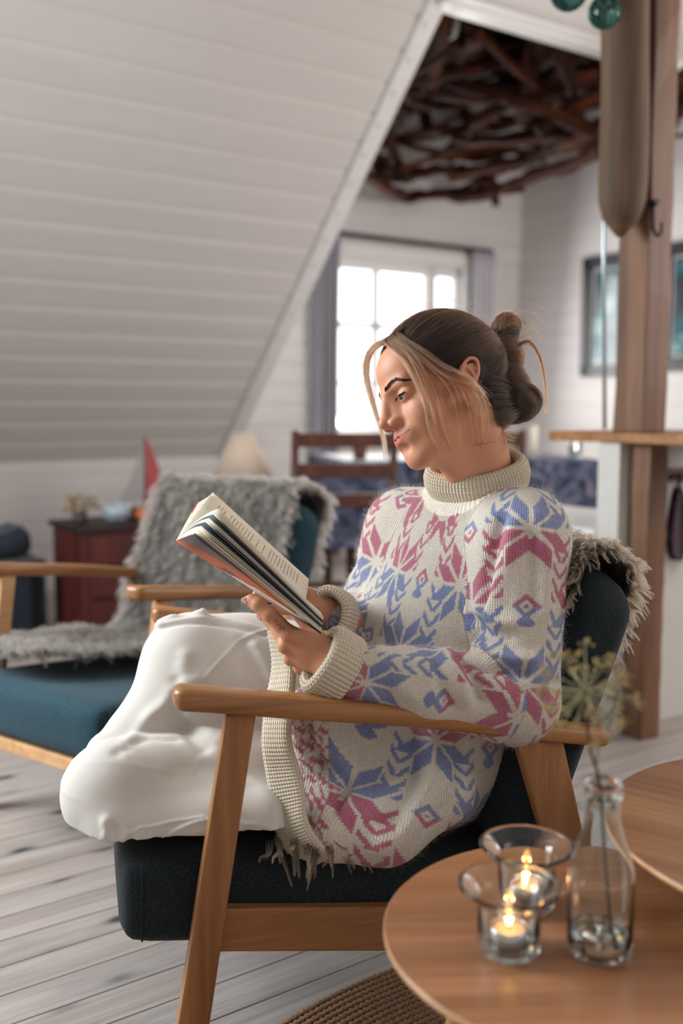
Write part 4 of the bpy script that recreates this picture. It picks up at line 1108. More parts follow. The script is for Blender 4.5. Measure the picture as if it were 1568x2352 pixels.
nz = np.array([noise.noise(Vector(p) * 11) * 0.6 + noise.noise(Vector(p) * 27) * 0.25 for p in v]); v = v + n * (nz * 0.0022)[:, None]
wr_ = np.array([max(0.0, 1 - 5.5 * abs(noise.noise(Vector((p[0] * 9 + 4, p[1] * 9, p[2] * 15)) + Vector((noise.noise(Vector(p) * 6) * 1.6, 0, 0))))) ** 1.6 * max(0.0, noise.noise(Vector(p) * 5 + Vector((9, 3, 1))) + .25) for p in v])
v = v + n * (wr_ * 0.0062)[:, None]; v = relax(v, f, 1, .5)
tro = np_mesh('trousers', v, f); TRO = link('trousers', tro, LINEN_T, wo)

# ---- sweater solids
NS = ap(1100, 1235, 1.655)
NB = ap(1098, 1118, 1.655)                # middle of the neck opening
SL, EL, WL = ap(1198, 1242, 1.530), ap(1182, 1611, 1.464), ap(805, 1538, 1.408)
ML = ap(970, 1576, 1.428)
SRt, ER, WR = ap(930, 1222, 1.735), ap(838, 1440, 1.72), ap(772, 1416, 1.592)
G = {}
G['T'] = [(ell(ap(1075, 1345, 1.645), (.165, .112, .160), TR), .03), (cone(NS, SL, .056, .068), .05), (cone(NS, SRt, .056, .064), .05),
          (ell(ap(985, 1540, 1.635), (.170, .135, .19), TR), .05), (ell(ap(880, 1740, 1.615), (.140, .135, .125)), .05), (ell(ap(985, 1720, 1.60), (.135, .135, .13)), .04),
          (cone(ap(790, 1660, 1.54), ap(790, 1850, 1.54), .080, .078), .04), (cone(ap(720, 1640, 1.50), ap(745, 1880, 1.50), .045, .055), .03), (cone(ap(765, 1900, 1.432), ap(885, 1895, 1.440), .052, .052), .04), (cone(ap(885, 1895, 1.44), ap(1010, 1820, 1.47), .050, .050), .04), (cone(NS, ap(1104, 1130, 1.658), .070, .055), .03), (cone(ap(1100, 1188, 1.655), ap(1212, 1196, 1.545), .050, .048), .03), (cone(ap(1100, 1188, 1.655), ap(930, 1190, 1.735), .050, .046), .03)]
G['U'] = [(cone(SL, EL, .073, .064), .035)]
G['L'] = [(cone(EL + [0, 0, .002], ML, .063, .056), .03), (cone(ML, WL, .055, .046), .02)]
G['V'] = [(cone(SRt, ER, .066, .058), .03)]
G['W'] = [(cone(ER, WR, .056, .036), .02)]
fld = Field((-0.22, 1.30, 0.28), (0.44, 1.90, 0.98), 0.0032)
for g in 'TVWUL':
    for p, k in G[g]: fld.add(p, k if g not in 'UL' else min(k, .022))
fld.plane(ap(668, 1700, 1.5), (-1, -0.1, -0.05), .02)
v, f = fld.mesh(); v = relax(v, f, 2); v, f = split(v, f); n = normals(v, f)
VP = to_px(v); VY = v[:, 1]; FACE_IDX = np.where(n[:, 1] < 0.15)[0]
sf = [([(1058, 1492), (1090, 1540), (1110, 1600)], 1.42, -.010, .010), ([(1030, 1490), (1050, 1540), (1075, 1600)], 1.42, .009, .013), ([(1075, 1500), (1130, 1530), (1200, 1540)], 1.42, -.010, .009),
      ([(1090, 1480), (1150, 1505), (1230, 1510)], 1.42, .009, .012), ([(1120, 1560), (1180, 1600)], 1.4, .007, .014), ([(1005, 1500), (1015, 1560), (1040, 1620)], 1.4, -.006, .010),
      ([(1145, 1190), (1120, 1280), (1095, 1400), (1075, 1480)], 1.5, -.012, .012), ([(1170, 1200), (1150, 1290), (1120, 1390)], 1.5, .006, .016),
      ([(1240, 1180), (1262, 1290), (1255, 1400)], 1.5, .005, .014), ([(1215, 1230), (1225, 1350), (1210, 1430)], 1.5, -.005, .012),
      ([(1075, 1420), (1110, 1450), (1160, 1460)], 1.5, -.006, .010), ([(1090, 1400), (1140, 1425), (1200, 1425)], 1.5, .006, .012),
      ([(980, 1690), (980, 1780), (940, 1880), (880, 1950)], 1.45, .010, .018), ([(955, 1690), (950, 1780), (905, 1880)], 1.45, -.010, .016), ([(1060, 1700), (1040, 1780), (990, 1860)], 1.45, -.006, .014),
      ([(700, 1650), (705, 1700), (740, 1745)], 1.45, -.020, .010), ([(725, 1640), (735, 1700), (775, 1725)], 1.45, .012, .014), ([(680, 1650), (690, 1720), (760, 1780), (790, 1760)], 1.45, .010, .014),
      ([(740, 1760), (790, 1790), (770, 1850)], 1.45, -.012, .012), ([(820, 1660), (830, 1730)], 1.45, -.006, .014),
      ([(870, 1350), (860, 1430), (900, 1480)], 1.5, -.004, .014), ([(800, 1290), (830, 1400), (850, 1470)], 1.55, -.007, .014), ([(950, 1480), (1010, 1485)], 1.5, -.006, .014),
      ([(850, 1500), (860, 1560), (900, 1610)], 1.38, -.003, .012), ([(900, 1490), (915, 1550), (950, 1610)], 1.38, .0035, .012), ([(770, 1380), (800, 1410), (830, 1450)], 1.5, -.004, .01)]
v = apply_folds(v, n, sf)
# stitch coordinates and colours
def gd(g, v):
    X, Y, Z = (v[:, i].astype(F32) for i in range(3)); return np.min([p(X, Y, Z) for p, k in G[g]], 0)
ds = np.stack([gd(g, v) for g in 'TULVW'], 1)
ds[:, 0] += 0.004
reg = np.argmin(ds, 1)
kuv = np.zeros((len(v), 2))
rel = v - ap(985, 1600, 1.635)
th = np.arctan2(rel @ LT, rel @ FT)
kuv[:, 0] = th * 54.0; kuv[:, 1] = -(np.linalg.norm(v - NB, axis=1) - .03) / .0030
def limb(m, a, b, off, st, ref):
    ax = (b - a) / np.linalg.norm(b - a); r = v[m] - a; t = r @ ax; r = r - t[:, None] * ax
    e1 = ref - ax * (ref @ ax); e1 /= np.linalg.norm(e1); e2 = np.cross(ax, e1)
    kuv[m, 0] = np.arctan2(r @ e2, r @ e1) * st / (2 * math.pi); kuv[m, 1] = -(off + t) / .0030
limb(reg == 1, SL, EL, .055, 126, np.array([-1., -.6, 0])); LU = np.linalg.norm(EL - SL)
limb(reg == 2, EL, WL, .055 + LU, 126, np.array([0, -.35, 1.]))
limb(reg == 3, SRt, ER, .05, 126, np.array([-1., -1, 0])); limb(reg == 4, ER, WR, .05 + .2, 126, np.array([0, -1., 0.6]))
CREAM, ROSE, BLUE = (np.array(lin(c)[:3]) for c in ('efe6d6', 'c8728a', '8b98c4'))
def pattern(uu, vv, ph=0.0):
    """nordic stars, small diamonds and sprigs on stitches; returns mask 0/1"""
    U, V = 36.0, 44.0
    K_ = 1.72
    cu = (np.floor(uu) + 0.5) / K_; cv = (np.floor(vv + 0.5 * np.abs((uu % 1) - 0.5)) + 0.5) / K_
    m = np.zeros(len(uu), bool)
    def star(x, y, s=1.0):
        a = np.maximum(abs(x), abs(y)) * s; b = np.minimum(abs(x), abs(y)) * s
        return (b > .48) & (b < 5.5) & (a - b > .68) & (a - b < 6.1)
    for ox, oy in ((0, 0), (U / 2, V / 2)):
        x = (cu - ox + U / 2) % U - U / 2; y = (cv - oy + V / 2) % V - V / 2
        m |= star(x, y)
        # small diamond ring above and below each star
        for yy in (-V / 2 + 4, V / 2 - 4, ):
            pass
        y2 = (cv - oy + V) % V - V / 2; r = abs(x) + abs(y2)
        m |= ((r < 3.7) & (r > 1.9)) | (r < .7)
    x = (cu + U / 4) % (U / 2) - U / 4
    x2 = np.minimum(abs((cu - U / 4) % (U / 2)), U / 2 - abs((cu - U / 4) % (U / 2)))
    yy = cv % 6
    yy = cv % 4.4
    m |= (abs(x2 - (yy * 0.85)) < .85) & (x2 < 3.3) & (cv % 22 > 2)
    x3 = np.minimum(abs((cu - U / 2 + U) % U), U - abs((cu - U / 2 + U) % U)); y3 = cv % 22 - 17.5
    m |= (abs(x3) + abs(y3) < 2.6) & (abs(y3) < 1.6)
    return m, np.floor(cv / 22.0).astype(int) % 2 == 0, cv
VP = to_px(v); K_ = 1.72
off = np.zeros((len(v), 2))
def anchor(regs, px, py, ou, ov):
    i = np.where((np.abs(VP - [px, py]).max(1) < 12) & np.isin(reg, regs) & (n[:, 1] < 0))[0]
    if len(i) == 0: print('NO ANCHOR', px, py); return
    i = i[np.argmin(v[i, 1])]; off[np.isin(reg, regs)] = [ou * K_ - kuv[i, 0], ov * K_ - kuv[i, 1]]
anchor([0], 1045, 1332, 0, 0); anchor([1], 1212, 1560, 18, -22); anchor([3, 4], 830, 1330, 0, -8)
anchor([2], 1150, 1600, 22, -27)
m, up_, cv = pattern(kuv[:, 0] + off[:, 0], kuv[:, 1] + off[:, 1])
col = np.where(m[:, None], np.where(up_[:, None], ROSE, BLUE), CREAM)
dn = np.linalg.norm(v - NB, axis=1)
yoke = (reg == 0) & (dn < 0.098 + .006 * np.sin(th * 9)); col[yoke] = CREAM
kz = np.zeros((len(v), 3)); kz[:, :2] = kuv; kz[:, 2] = np.where((reg == 0) & (dn < 0.095), 1.0, 0.0)
# underside border in small rose figures next to the hem band
bd = np.linalg.norm((v - ap(668, 1700, 1.5))[:, :1], axis=1)
hem = (reg == 0) & (v[:, 0] < ap(755, 1700, 1.5)[0]) & (v[:, 2] < ap(700, 1560, 1.5)[2])
hm = ((np.floor(v[:, 2] / .005) + np.floor(v[:, 0] / .006)) % 3 != 0) & (np.sin(v[:, 2] * 260) + np.cos(v[:, 0] * 420) > -0.3)
col[hem] = np.where(hm[hem][:, None], ROSE, CREAM)
for _ in range(1):
    ee = np.vstack([f[:, [0, 1]], f[:, [1, 2]], f[:, [2, 3]], f[:, [3, 0]]]); cn = np.bincount(ee[:, 0], minlength=len(v))[:, None] + 1e-9
    col = .55 * col + .45 * np.stack([np.bincount(ee[:, 0], col[ee[:, 1], i], len(v)) for i in range(3)], 1) / cn
col = col * (1 + 0.07 * rng.standard_normal(len(v)))[:, None]
# stitches as relief
su, sv = kuv[:, 0] % 1, kuv[:, 1]
rel_ = np.abs(np.sin(np.pi * kuv[:, 0])) ** 0.7 * (0.65 + 0.35 * np.cos(2 * np.pi * (sv + np.abs(su - .5))))
v = v + n * (rel_ * 0.0003 * (kz[:, 2] < .5) + 0.0016 * np.abs(np.sin(th * 40)) * (kz[:, 2] > .5))[:, None]
v_sw, n_sw = v, n
sw = np_mesh('sweater', v, f); vcol(sw, 'knit', col); vvec(sw, 'kuv', kz)
def knit_mat(name, color=None, ribs=False):
    t = NT(name)
    if color is None:
        a = t.n('ShaderNodeAttribute', attribute_name='knit'); base = a.outputs['Color']
    else: base = None
    ka = t.n('ShaderNodeAttribute', attribute_name='kuv'); sx = t.n('ShaderNodeSeparateXYZ'); t.l(ka.outputs['Vector'], sx.inputs[0])
    u, w, z = sx.outputs
    fu = t.math('FRACT', u); du = t.math('ABSOLUTE', t.math('SUBTRACT', fu, 0.5))
    s1 = t.math('POWER', t.math('ABSOLUTE', t.math('SINE', t.math('MULTIPLY', u, math.pi))), 0.7)
    s2 = t.math('MULTIPLY_ADD', t.math('COSINE', t.math('MULTIPLY', t.math('ADD', w, du), 2 * math.pi)), 0.35, 0.65)
    h = t.math('MULTIPLY', s1, s2)
    fz = t.noise(t.coord('Object'), 700, 3, 0.7); h = t.math('MULTIPLY', h, t.math('SUBTRACT', 1.0, t.math('MULTIPLY', z, 0.8))); h2 = t.math('ADD', t.math('MULTIPLY', h, 1.0), t.math('MULTIPLY', fz, 0.45))
    t.col(base if base is not None else lin(color)); t.set(Roughness=0.95)
    t.b.inputs['Sheen Weight'].default_value = 0.35; t.b.inputs['Sheen Roughness'].default_value = 0.4; t.b.inputs['Sheen Tint'].default_value = (1, .97, .93, 1)
    t.bump(h2, 0.85, 0.0025)
    return t.m
KNIT = knit_mat('nordic_knit'); RIBM = knit_mat('cream_rib_knit', 'ddd0b8')
SWO = link('sweater', sw, KNIT, wo, label='cream wool sweater with rose and blue stars')
# ribbed parts: a band swept along a path, ribs standing across it
def rib_tube(name, path, e1s, ra, rb, nrib, depth, par, inner=0.006, closed_ring=False, prof=None):
    pass
def ring_band(name, c, ax, e1, r1, r2, prof, nrib, amp, closed=True, arc=(0, 2 * math.pi), seg=8, par=SWO):
    """prof: (radius offset, height) polyline; ribs run along the profile"""
    ax = np.array(ax, float); ax /= np.linalg.norm(ax); e1 = np.array(e1, float); e1 -= ax * (e1 @ ax); e1 /= np.linalg.norm(e1); e2 = np.cross(ax, e1)
    N = nrib * seg; w = np.linspace(arc[0], arc[1], N, endpoint=not closed)
    pr = spline([(a, b, 0) for a, b in prof], 40); K = len(pr)
    dirr = np.cos(w)[:, None] * e1 * r1 + np.sin(w)[:, None] * e2 * r2; un = dirr / np.linalg.norm(dirr, axis=1, keepdims=True)
    wob = 1 + 0.03 * np.sin(w * 2 + 1) + 0.02 * np.sin(w * 5)
    V = np.zeros((K, N, 3)); U = np.zeros((K, N, 3))
    s = np.r_[0, np.cumsum(np.linalg.norm(np.diff(pr[:, :2], axis=0), axis=1))]
    for i in range(K):
        rb = np.abs(np.sin(nrib * (w - arc[0]) * math.pi / (arc[1] - arc[0]))) ** 0.8 * amp * (1 + 0.25 * np.sin(s[i] / .0045 * 2 * math.pi))
        side = 1 if True else -1
        tang = pr[min(i + 1, K - 1)] - pr[max(i - 1, 0)]; nn = np.array([tang[1], -tang[0]]); nn /= np.linalg.norm(nn) + 1e-9
        V[i] = c + dirr * wob[:, None] + un * (pr[i, 0] + nn[0] * rb)[:, None] + ax * (pr[i, 1] + nn[1] * rb)[:, None]
        U[i, :, 0] = (w - arc[0]) / (arc[1] - arc[0]) * nrib; U[i, :, 1] = s[i] / .005
    idx = np.arange(K * N).reshape(K, N); a = idx[:-1]; b = idx[1:]
    if closed: q = np.stack([a, np.roll(a, -1, 1), np.roll(b, -1, 1), b], -1)
    else: q = np.stack([a[:, :-1], a[:, 1:], b[:, 1:], b[:, :-1]], -1)
    me = np_mesh(name, V.reshape(-1, 3), q.reshape(-1, 4)); vvec(me, 'kuv', U.reshape(-1, 3))
    return link(name, me, RIBM, par)
CAX = np.array([-0.20, -0.26, 0.94]); CC = ap(1093, 1086, 1.650)
ring_band('collar', CC - CAX / np.linalg.norm(CAX) * .026, CAX, LT, .077, .072, [(-.012, -.004), (.002, .0), (.0075, .012), (.0095, .024), (.007, .038), (.000, .0465), (-.008, .043), (-.012, .025), (-.014, -.01), (-.016, -.055)], 88, .0016, seg=6)
# left cuff, folded back
ca = ap(722, 1508, 1.398) - ap(792, 1548, 1.407); ca /= np.linalg.norm(ca)
ring_band('cuff', ap(789, 1541, 1.407), ca, (0, -.3, 1), .044, .042, [(.000, -.008), (.0055, -.004), (.0075, .006), (.0075, .024), (.0065, .038), (.001, .0435), (-.006, .041), (-.010, .02), (-.012, -.01)], 44, .0016)
cr = WR - ER; cr /= np.linalg.norm(cr)
ring_band('cuff', WR + cr * .004, cr, (0, -.3, 1), .036, .034, [(.000, -.008), (.0055, -.004), (.0075, .006), (.0075, .024), (.0065, .038), (.001, .0435), (-.006, .041), (-.010, .02), (-.012, -.01)], 40, .0016)
# hem band: a curved strip, ribs across
def strip(name, pts, wv, th, nrib, amp, par=SWO):
    """pts: list of (front edge point, back edge point)"""
    a = spline([p for p, q in pts], nrib * 8); b = spline([q for p, q in pts], nrib * 8); N = len(a); K = 13
    V = []; U = []
    mids = (a + b) / 2; t = np.gradient(mids, axis=0); t /= np.linalg.norm(t, axis=1, keepdims=True); x = b - a; nn = np.cross(t, x); nn /= np.linalg.norm(nn, axis=1, keepdims=True)
    nn[nn[:, 1] > 0] *= -1
    prof = [(0.0, 0), (-.02, .35), (.0, .85), (.12, 1), (.3, 1), (.5, 1), (.7, 1), (.88, .95), (1., .6), (1.02, .2), (1.0, -.3), (.5, -.6), (0., -.4)]
    rb = np.abs(np.sin(np.arange(N) / 8 * math.pi)) ** .8
    for j, (s, h) in enumerate(prof):
        V.append(a + x * s + nn * (h * th + (rb * amp if h > 0 else 0 * rb))[:, None]); U.append(np.stack([np.arange(N) / 8, np.full(N, s * 12.), np.zeros(N)], 1))
    V = np.stack(V, 0); U = np.stack(U, 0); idx = np.arange(K * N).reshape(K, N); a_, b_ = idx, np.roll(idx, -1, 0)
    q = np.stack([a_[:, :-1], b_[:, :-1], b_[:, 1:], a_[:, 1:]], -1)
    me = np_mesh(name, V.reshape(-1, 3), q.reshape(-1, 4)); vvec(me, 'kuv', U.reshape(-1, 3)); return link(name, me, RIBM, par)
strip('hem_band', [(ap(622, 1448, 1.52), ap(652, 1452, 1.50)), (ap(632, 1530, 1.50), ap(676, 1525, 1.47)), (ap(616, 1620, 1.47), ap(672, 1615, 1.44)), (ap(608, 1700, 1.445), ap(668, 1700, 1.42)),
                   (ap(616, 1770, 1.435), ap(686, 1765, 1.41)), (ap(628, 1840, 1.42), ap(700, 1825, 1.395)), (ap(640, 1905, 1.41), ap(706, 1885, 1.38)), (ap(668, 1955, 1.41), ap(732, 1930, 1.375)), (ap(712, 1985, 1.42), ap(760, 1960, 1.38))], 0, .008, 62, .0018)
# ---- head (local frame: x to the side, y out of the face, z up; eyes at z = 0)
_y, _r, _p = math.radians(22), math.radians(19.5), math.radians(8)
_F = Vector((-math.cos(_y) * math.cos(_p), -math.sin(_y) * math.cos(_p), -math.sin(_p))); _X = _F.cross(Vector((0, 0, 1))).normalized(); _Z = _X.cross(_F)
HB = Matrix((_X, _F, _Z)).transposed() @ Matrix.Rotation(_r, 3, 'Y')
HC = Vector((0.160, 1.603, 0.0165 + EYE))
HM = Matrix.Translation(HC) @ HB.to_4x4()
HBn = np.array(HB); HCn = np.array(HC)
def h2w(v): return v @ HBn.T + HCn
def w2h(p): return (np.array(p, float) - HCn) @ HBn
fh = Field((-.100, -.125, -.205), (.100, .135, .135), 0.0014)
a = lambda p, k=.01: fh.add(p, k, True)
a(ell((0, -.012, .042), (.073, .094, .080)), .01)
a(ell((0, .046, .046), (.057, .050, .048)), .02)
a(ell((0, .042, -.022), (.053, .046, .058)), .02)
a(ell((0, .034, -.064), (.046, .052, .040)), .02)
a(cone((.050, -.012, -.055), (.016, .066, -.096), .014, .012), .030)
a(ell((0, .0700, -.0950), (.0165, .0160, .0150)), .014)
a(ell((.041, .054, -.022), (.019, .020, .017)), .018)
a(ell((.033, .054, -.038), (.022, .024, .024)), .020)
a(ell((0, .072, -.062), (.027, .0235, .022)), .014)
a(cone((.008, .0930, .013), (.037, .0775, .019), .0070, .0060), .018)
fh.sub(ell((.0305, .1035, -.003), (.0170, .0165, .0105)), .016, True)
fh.sub(ell((.0150, .0985, -.004), (.0050, .008, .009)), .010, True)
# eyelids over the eyeballs
a(ell((.0310, .0735, -.001), (.0158, .0146, .0134)), .003)
fh.sub(ell((.0315, .0915, -.0046), (.0150, .0085, .0044)), .0012, True)
fh.sub(cone((.018, .0925, .0075), (.044, .0840, .0065), .0016, .0014), .003, True)
# nose
a(cone((0, .0955, .012), (0, .1070, -.027), .0060, .0078), .008)
a(cone((.0055, .0865, .006), (.0090, .0895, -.030), .0062, .0088), .014)
a(ell((0, .1105, -.0325), (.0096, .0094, .0086)), .006)
a(ell((.0130, .0985, -.0365), (.0074, .0105, .0076)), .005)
a(cone((0, .1010, -.0405), (0, .0900, -.0440), .0042, .0040), .004)
fh.sub(ell((.0076, .1005, -.0455), (.0040, .0064, .0056)), .0015, True)
# mouth
a(ell((0, .0805, -.0580), (.029, .0120, .0145)), .012)
a(cone((.0045, .0925, -.0550), (.0300, .0665, -.0560), .0038, .0012), .005)
a(cone((0, .0918, -.0557), (.0045, .0925, -.0550), .0038, .0038), .002)
a(cone((0, .0905, -.0675), (.0240, .0715, -.0610), .0062, .0022), .006)
zl = [(0, .0992, -.0610), (.008, .0945, -.0602), (.017, .0860, -.0588), (.025, .0765, -.0576), (.031, .0685, -.0560)]
for p, q in zip(zl[:-1], zl[1:]): fh.sub(cone(p, q, .0013, .0012), .0020, True)
fh.sub(ell((.0325, .0690, -.0560), (.0022, .0030, .0022)), .006, True)
fh.sub(cone((0, .0945, -.0800), (.012, .0905, -.0790), .0050, .0040), .010, True)
fh.sub(cone((0, .1005, -.0445), (0, .0970, -.0500), .0020, .0022), .004, True)
# ears
ea = np.array([[.35, .0, .94], [-.12, .98, .0], [.94, .12, -.33]])
RE = np.array([[1, 0, 0], [0, math.cos(.33), -math.sin(.33)], [0, math.sin(.33), math.cos(.33)]])
a(ell((.0735, -.012, .001), (.0065, .0165, .0290), RE), .004)
fh.sub(ell((.0835, -.0095, -.001), (.0062, .0092, .0175), RE), .004, True)
hel = spline([(.076, .002, .004), (.0795, -.001, .018), (.0815, -.010, .0265), (.0825, -.022, .022), (.081, -.0265, .006), (.0785, -.023, -.010), (.076, -.014, -.022)], 16)
hel = [(x, y - .33 * z, z) for x, y, z in hel]
ah = spline([(.0790, -.008, .016), (.0800, -.016, .008), (.0800, -.019, -.004), (.0780, -.012, -.016)], 10)
for p, q in zip(ah[:-1], ah[1:]): a(cone(p, q, .0018, .0018), .003)
for p, q in zip(hel[:-1], hel[1:]): a(cone(p, q, .0028, .0028), .002)
a(ell((.0745, -.0020, -.0265), (.0045, .0068, .0075)), .004)
a(cone((.0750, .004, -.003), (.0755, .003, -.008), .0032, .0030), .003)
# neck
nb_ = w2h(ap(1118, 1150, 1.672)); nt = np.array([0, -.030, -.055])
fh.add(cone(nt, nb_, .052, .056), .018)
fh.add(cone((0, .015, -.095), w2h(ap(1085, 1150, 1.645)), .020, .026), .03)
v, f = fh.mesh(); v = relax(v, f, 1, .5)
# colours of the skin
SK = np.array(lin('c9906f')[:3]); LIP = np.array(lin('b85f55')[:3]); CHK = np.array(lin('cf8f76')[:3])
vc = np.tile(SK, (len(v), 1))
ax_ = np.abs(v[:, 0])
def blend(w, c):
    global vc
    w = np.clip(w, 0, 1)[:, None]; vc = vc * (1 - w) + c * w
blend(.55 * np.exp(-((ax_ - .038) ** 2 + (v[:, 2] + .032) ** 2) / .018 ** 2) * (v[:, 1] > .03), CHK)
blend(.4 * np.exp(-((ax_) ** 2 + (v[:, 2] + .036) ** 2) / .012 ** 2) * (v[:, 1] > .09), CHK)
blend(.6 * (ax_ > .070) * (v[:, 2] < .04), CHK)
lx = ax_; zmid = np.interp(lx, [q[0] for q in zl], [q[2] for q in zl])
tl_ = np.clip(1 - (lx / .031) ** 2, 0, 1)
up_h = .0105 * tl_ ** .5 - .0012 * np.exp(-(lx / .0028) ** 2); lo_h = .0125 * tl_ ** .7
lipm = np.clip((up_h - (v[:, 2] - zmid)) / .0012, 0, 1) * np.clip((lo_h - (zmid - v[:, 2])) / .0018, 0, 1) * (lx < .031) * (v[:, 1] > .06)
blend(.8 * lipm, LIP); blend(.85 * np.exp(-((v[:, 2] - zmid) / .0011) ** 2) * (lx < .0315) * (v[:, 1] > .06), np.array(lin('5a2a24')[:3]))  # dark mouth line: shade between the lips put into the colour
hm_ = fh
HV, HF, HVC = v, f, vc
fw = f

# ---- hands: local fields in world space
def hand(prims, lo, hi, h=0.0013):
    F = Field(lo, hi, h)
    for p, k in prims: F.add(p, k)
    v, f = F.mesh(); return relax(v, f, 1, .5), f
def chain(pts, rs, k=.004): return [(cone(pts[i], pts[i + 1], rs[i], rs[i + 1]), k) for i in range(len(pts) - 1)]
LW = ap(775, 1530, 1.408)
iM, mM, rM, pM = ap(664, 1456, 1.408), ap(656, 1484, 1.418), ap(668, 1512, 1.430), ap(690, 1534, 1.442)
prL = [(cone(ap(860, 1552, 1.415), LW, .034, .029), .012), (cone(LW, ap(722, 1500, 1.418), .0275, .030, (0.1, 1, .3), .72), .014),
       (cone(ap(728, 1488, 1.420), iM, .021, .0125), .012), (cone(ap(726, 1500, 1.422), mM, .019, .0120), .010), (cone(ap(735, 1515, 1.428), rM, .018, .0115), .010), (cone(ap(742, 1530, 1.434), pM, .016, .0105), .010)]
prL += chain([iM, ap(620, 1412, 1.412), ap(594, 1388, 1.418), ap(579, 1376, 1.424)], [.0118, .0106, .0096, .0078])
prL += chain([mM, ap(626, 1428, 1.440), ap(588, 1392, 1.452), ap(568, 1378, 1.458)], [.0098, .0088, .0078, .0066])
prL += chain([rM, ap(650, 1462, 1.452), ap(620, 1430, 1.468), ap(601, 1414, 1.475)], [.0095, .0085, .0076, .0064])
prL += chain([pM, ap(662, 1500, 1.460), ap(645, 1474, 1.476), ap(636, 1456, 1.484)], [.0086, .0076, .0068, .0058])
prL += [(cone(ap(745, 1490, 1.430), ap(718, 1452, 1.452), .017, .0125), .010)] + chain([ap(718, 1452, 1.452), ap(690, 1415, 1.462), ap(668, 1388, 1.458)], [.0120, .0100, .0078])
lv, lf = hand(prL, ap(540, 1600, 1.38) * [1, 0, 1] + [0, 1.36, 0], ap(880, 1340, 1.5) * [1, 0, 1] + [0.01, 1.53, 0])
# right hand: behind the far cover of the book
RW = ap(742, 1405, 1.580)
prR = [(cone(ap(800, 1425, 1.61), RW, .027, .024), .012), (cone(RW, ap(700, 1385, 1.575), .026, .028, (0, 1, .2), .6), .012)]
R0 = ap(690, 1375, 1.582)
for j, (dx, dz) in enumerate(((-78, -62), (-88, -42), (-84, -20), (-70, 2))):
    m_ = ap(672 + j * 3, 1352 + j * 16, 1.590); prR += [(cone(ap(705, 1378 + j * 6, 1.58), m_, .016, .0105), .008)]
    prR += chain([m_, ap(672 + dx * .45, 1352 + j * 16 + dz * .4, 1.598), ap(672 + dx * .75, 1352 + j * 16 + dz * .7, 1.594), ap(672 + dx, 1352 + j * 16 + dz, 1.588)], [.0095, .0085, .0076, .0062])
prR += [(cone(ap(720, 1395, 1.57), ap(700, 1400, 1.545), .015, .0115), .008)] + chain([ap(700, 1400, 1.545), ap(682, 1398, 1.52), ap(668, 1390, 1.50)], [.0115, .0095, .0072])
rv, rf_ = hand(prR, ap(560, 1480, 1.58) * [1, 0, 1] + [0, 1.47, 0], ap(830, 1260, 1.58) * [1, 0, 1] + [0, 1.65, 0], 0.0016)
# ---- the rest of the body, hidden under wool and linen
fb = Field((-0.42, 1.34, 0.30), (0.40, 1.86, 1.02), 0.007)
for p, k in ((cone(ap(1110, 1150, 1.668), ap(1105, 1215, 1.66), .050, .056), .02), (ell(ap(1075, 1290, 1.65), (.135, .085, .16), TR), .03), (cone(ap(1100, 1225, 1.655), SL, .05, .048), .03), (cone(ap(1100, 1225, 1.655), SRt, .05, .048), .03),
             (ell(ap(985, 1540, 1.645), (.13, .095, .16), TR), .03), (ell(ap(940, 1760, 1.63), (.14, .11, .11)), .03),
             (cone(SL, EL, .042, .036), .02), (cone(EL, ap(850, 1550, 1.415), .038, .030), .02), (cone(SRt, ER, .042, .036), .02), (cone(ER, ap(800, 1425, 1.61), .034, .028), .02),
             (cone(ap(930, 1790, 1.60), K1, .070, .050), .02), (cone(K1 + [0.03, .02, .0], ap(700, 1855, 1.57), .040, .028), .02), (cone(ap(880, 1600, 1.69), K2, .078, .056), .02), (cone(K2, ap(300, 1750, 1.60), .050, .036), .02)): fb.add(p, k)
bv, bf = fb.mesh(); bv = relax(bv, bf, 1)
def joined(parts):
    """boolean union of closed solids so that the body is one skin"""
    obs = []
    for v_, f_ in parts:
        me = np_mesh('body', v_, f_); o = bpy.data.objects.new('body', me); COL.objects.link(o); obs.append(o)
    for o in obs[1:]:
        md = obs[0].modifiers.new('u', 'BOOLEAN'); md.operation = 'UNION'; md.object = o
        try: md.solver = 'MANIFOLD'
        except Exception: md.solver = 'EXACT'
    dg = bpy.context.evaluated_depsgraph_get(); dg.update()
    me = bpy.data.meshes.new_from_object(obs[0].evaluated_get(dg))
    ok = len(me.vertices) > 0.7 * sum(len(p[0]) for p in parts)
    for o in obs: bpy.data.objects.remove(o)
    return me if ok else None
parts = [(h2w(HV), HF), (bv, bf), (lv, lf), (rv, rf_)]
bme = joined(parts)
print('BODY', bme and len(bme.vertices), [len(p[0]) for p in parts])
if bme is None:
    off = 0; V_ = []; F_ = []
    for v_, f_ in parts: V_.append(v_); F_.append(f_ + off); off += len(v_)
    bme = np_mesh('body', np.vstack(V_), np.vstack(F_))
co = np.empty(len(bme.vertices) * 3, np.float32); bme.vertices.foreach_get('co', co); co = co.reshape(-1, 3).astype(float)
loc = (co - HCn) @ HBn
cols = np.tile(SK, (len(co), 1))
